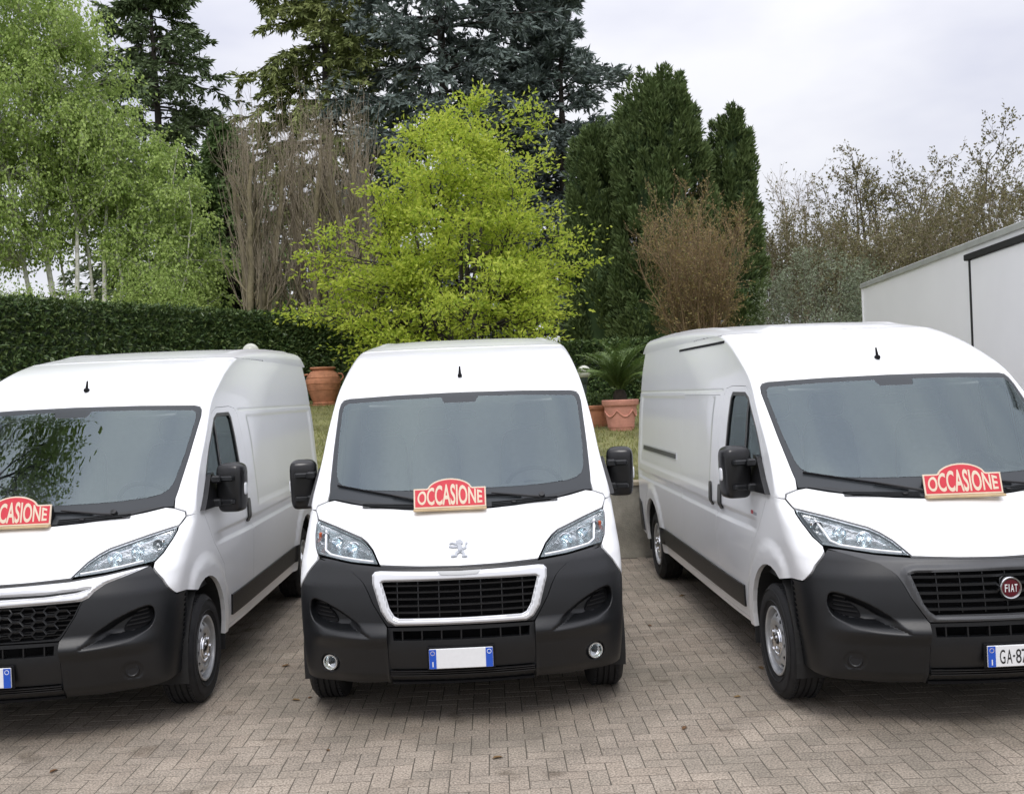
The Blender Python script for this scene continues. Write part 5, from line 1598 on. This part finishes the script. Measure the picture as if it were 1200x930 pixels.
birch('birch with several bright white leaning stems and thin leaf', -10.75, 26.5, 10.8, [(7.0,.6),(8,1.1),(9,1.2),(10,.9),(10.8,.4)], 52, [(0, 7.8, .11, .02), (.35, 7.2, .085, .03), (-.5, 6.6, .085, -.05), (-.9, 6.0, .07, -.08), (-.25, 7.0, .08, -.02)], 110, 12000)
birch('slender birch with a loose light green crown beside the pollarded trees', -9.35, 27, 9.5, [(3.0,1.3),(4.5,1.7),(6,1.6),(7.5,1.3),(8.8,.8),(9.6,.3)], 53, [(0, 6.6, .08, .05), (-.2, 6.0, .06, -.04), (.3, 5.4, .06, .10)], 190, 30000)

def bush(name, label, x, y, prof, seed, nclump, nleaf, leaf, lm, bark, cr=(.35,.25), group=None):
    root = tree_root(name, label, x, y, group, 'shrub'); z = root.location.z
    rg = np.random.default_rng(seed)
    top = prof[-1][0]
    S = [stem(x + .1*math.cos(a), y + .1*math.sin(a), z - .05, (top - z) * .75, .04, (.22*math.cos(a), .22*math.sin(a)), K=7, wob=.05, rng=rg) for a in np.arange(5) * 1.256]
    clump_tree(root, x, y, prof, S, nclump, nleaf, leaf, lm, bark, cr, seed=seed, hollow=.3)
bush('garden_shrub', 'rounded green shrub behind the hedge at the foot of the slender birch', -9.0, 25.2, [(2.6,1.2),(3.6,1.5),(4.5,1.3),(5.2,.5)], 61, 90, 12000, (.08,.04), LF['birch'], BK['grey'])
bush('garden_shrub', 'green shrub behind the hedge below the big birch', -12.9, 24.2, [(2.6,1.2),(3.8,1.6),(4.6,1.3),(5.2,.5)], 62, 90, 12000, (.08,.04), LF['birch'], BK['grey'])
bush('garden_shrub', 'loose green shrub behind the hedge at the foot of the white stemmed birch', -11.3, 25.0, [(2.8,1.0),(3.8,1.4),(4.5,1.2),(5.0,.5)], 64, 70, 8000, (.08,.04), LF['birch'], BK['grey'])
bush('olive_tree', 'small grey green olive tree in front of the bare trees', 7.9, 25.0, [(2.6,1.0),(3.6,1.5),(4.5,1.4),(5.3,.6)], 63, 130, 17000, (.08,.02), LF['oliv'], BK['grey'])

# russet shrub: many fine upright stems
def twiggy(name, label, x, y, h, spread, seed, nst, lm, bark, nleaf, leaf, group=None, cat='tree', r0=.03, l1=1.1, l2=.6):
    rng = np.random.default_rng(seed)
    root = tree_root(name, label, x, y, group, cat); z = root.location.z
    S = []
    for k in range(nst):
        a = k * 2.4; l = spread * math.sqrt((k + .5) / nst)
        S.append(stem(x + .12*math.cos(a), y + .12*math.sin(a), z - .05, h * rng.uniform(.62, .88), r0, (l*math.cos(a), l*math.sin(a)), K=8, wob=.05, rng=rng, taper=.25))
    SP = np.concatenate([s[0] for s in S]); SR = np.concatenate([s[1] for s in S])
    L1, R1 = grow(SP, SR, 12, .2, 1.0, .6, l1, 6, up=.16, curl=.12, rr=.5, rng=rng, tip=.006, taper=.35)
    L2, R2 = grow(L1, R1, 7, .25, 1.0, .6, l2, 4, up=.12, curl=.14, rr=.55, rng=rng, tip=.005)
    L3, R3 = grow(L2, R2, 2, .3, 1.0, .6, l2 * .55, 3, up=.08, curl=.14, rr=.6, rng=rng, tip=.004)
    tr = limbs('trunk', [(SP, SR, 6), (L1, R1, 4)], BK[bark], None)
    tw = limbs('twigs', [(L2, R2, 3), (L3, R3, 3)], BK[bark], None); tw['kind'] = 'stuff'
    P, D = along(L3, max(1, nleaf // len(L3)), rng)
    V, F = leaf_arrays(P + rng.normal(0, .02, P.shape), D + rng.normal(0, .7, D.shape), leaf[0], leaf[1], rng)
    cr_ = big_mesh('crown', V, F, lm, tint=np.repeat(rng.random(len(P)), 4), kind='stuff')
    adopt(root, tr, tw, cr_)
twiggy('russet_shrub', 'russet brown twiggy shrub in front of the tall cypresses', 4.75, 25.0, 4.4, .40, 71, 22, LF['russet'], 'red', 14000, (.06,.03), cat='shrub', l1=.9, l2=.5)

def open_tree(name, label, x, y, h, seed, lm, bark, nleaf, leaf, group, forks=3, spread=.2):
    rng = np.random.default_rng(seed)
    root = tree_root(name, label, x, y, group); z = root.location.z
    S = [stem(x + .1*k, y, z - .1, h * rng.uniform(.70, .86), .17, (rng.normal(0, .03) + spread * (k - (forks-1)/2) / forks, rng.normal(0, .08)), K=10, wob=.09, rng=rng, taper=.12) for k in range(forks)]
    SP = np.concatenate([s_[0] for s_ in S]); SR = np.concatenate([s_[1] for s_ in S])
    L1, R1 = grow(SP, SR, 9, .22, 1.0, .75, h * .27, 8, up=.13, curl=.16, rr=.5, rng=rng, tip=.022, taper=.3, shape=.35)
    L2, R2 = grow(L1, R1, 7, .2, 1.0, .7, h * .11, 5, up=.08, curl=.2, rr=.5, rng=rng, tip=.009, taper=.4)
    L3, R3 = grow(L2, R2, 3, .2, 1.0, .7, h * .06, 3, up=.05, curl=.2, rr=.6, rng=rng, tip=.007)
    tr = limbs('trunk', [(SP, SR, 7), (L1, R1, 4)], BK[bark], None)
    tw = limbs('twigs', [(L2, R2, 3), (L3, R3, 3)], BK[bark], None); tw['kind'] = 'stuff'
    P, D = along(L3, max(1, nleaf // len(L3)), rng)
    keep = rng.random(len(P)) < nleaf / len(P)
    P, D = P[keep], D[keep]
    V, F = leaf_arrays(P + rng.normal(0, .05, P.shape), D + rng.normal(0, .7, D.shape), leaf[0], leaf[1], rng)
    cr_ = big_mesh('crown', V, F, lm, tint=np.repeat(rng.random(len(P)), 4), kind='stuff')
    adopt(root, tr, tw, cr_)
GB = 'thinly leaved trees beyond the box truck'
for k, (label, px_x, top, y, sp, nl) in enumerate((
        ('pale bare tree with upright branches next to the narrow cypress', 935, 160, 44, .10, 800),
        ('slim budding tree between the pale bare tree and the broad one', 990, 165, 43, .16, 3200),
        ('broad budding tree with brown leaf tips behind the olive tree', 1050, 145, 42, .28, 6500),
        ('budding tree with dark branches above the truck roof corner', 1100, 165, 43, .22, 5500),
        ('tallest dark branched tree above the box truck', 1158, 122, 42, .24, 4500),
        ('dense thinly leaved tree farthest along the truck roof', 1220, 165, 43, .28, 8000))):
    x = (px_x - 600) / 1162 * y; ztop = CAM_H + (463 - .04 * (px_x - 600) - top) / 1162 * y
    h = ztop - gz_at(y)
    open_tree('budding_tree', label, x, y, h * .9, 80 + k, LF['scrub'], 'twig' if k in (0, 1) else 'grey', nl, (.13,.07), GB, (2 if k in (1, 4) else 3), sp)
# the dark brown thicket below them
for k, (lab, px_x, y, h, sp) in enumerate((('brown thicket of fine twigs beside the russet shrub', 925, 34, 4.6, .42), ('brown green thicket behind the olive tree', 985, 35, 4.6, .45), ('brown green thicket over the truck corner', 1050, 36, 5.0, .45),
                                ('dull green thicket rising behind the truck roof', 1120, 37, 6.0, .42), ('dull green thicket highest along the truck roof', 1190, 38, 7.0, .42))):
    x = (px_x - 600) / 1162 * y
    twiggy('thicket', lab, x, y, h, sp, 90 + k, 10, LF['scrub'], 'twig', 12000, (.10,.05), 'thickets behind the truck', cat='shrub', r0=.04, l1=1.5, l2=.8)

# tree beside the yard whose boughs are mirrored in a windscreen
r_ = tree_root('overhanging_tree', 'leafy tree whose boughs are mirrored in the windscreen over the honeycomb grille', -7.4, 7.4, z=0.0)
rg = np.random.default_rng(8)
st_ = [stem(-7.4, 7.4, -.1, 6.5, .16, (.10, -.02), wob=.05, rng=rg), stem(-7.4, 7.4, -.1, 6.8, .12, (.22, -.06), wob=.05, rng=rg), stem(-7.4, 7.4, -.1, 7.2, .12, (-.04, .02), wob=.05, rng=rg)]
clump_tree(r_, -6.6, 6.9, [(5.9,1.2),(6.6,1.7),(7.4,1.8),(8.2,1.3),(8.8,.5)], st_, 90, 9000, (.10,.05), LF['birch'], BK['dark'], (.45,.25), seed=99, hollow=.15)

# ------------------------------------------------------------------ a few dry leaves on the paving
M['dryleaf'] = mat('dry_leaf', (.16,.07,.03), .8, rnd=[(.20,.08,.03),(.13,.07,.03),(.22,.14,.05)])
lr = random.Random(12)
lm_ = None
for k, (x, y) in enumerate(((-1.48, 6.45), (-1.40, 6.5), (1.32, 6.15), (1.62, 6.75), (-2.55, 5.35), (-.15, 5.28), (.9, 5.62), (1.95, 7.6), (-1.75, 7.3), (2.7, 4.98), (1.05, 8.1), (-1.1, 5.5), (1.5, 9.2), (2.75, 4.9))):
    if lm_ is None:
        o = MB().add([(-.022,0,.002),(-.008,-.012,.006),(.014,-.010,.009),(.03,.002,.004),(.012,.012,.010),(-.010,.010,.007),(0,0,.0025)], [[0,1,6],[1,2,6],[2,3,6],[3,4,6],[4,5,6],[5,0,6]]).build('dry_leaf', M['dryleaf'], None, 0); lm_ = o.data
    else:
        o = bpy.data.objects.new('dry_leaf', lm_); COL.objects.link(o)
    o.location = (x, y, .001); o.rotation_euler = (0, 0, lr.uniform(0, 6.28)); o.scale = (lr.uniform(.7, 1.5),) * 3
    tag(o, 'small curled brown leaf lying on the paving', 'leaf', 'dry leaves on the paving')
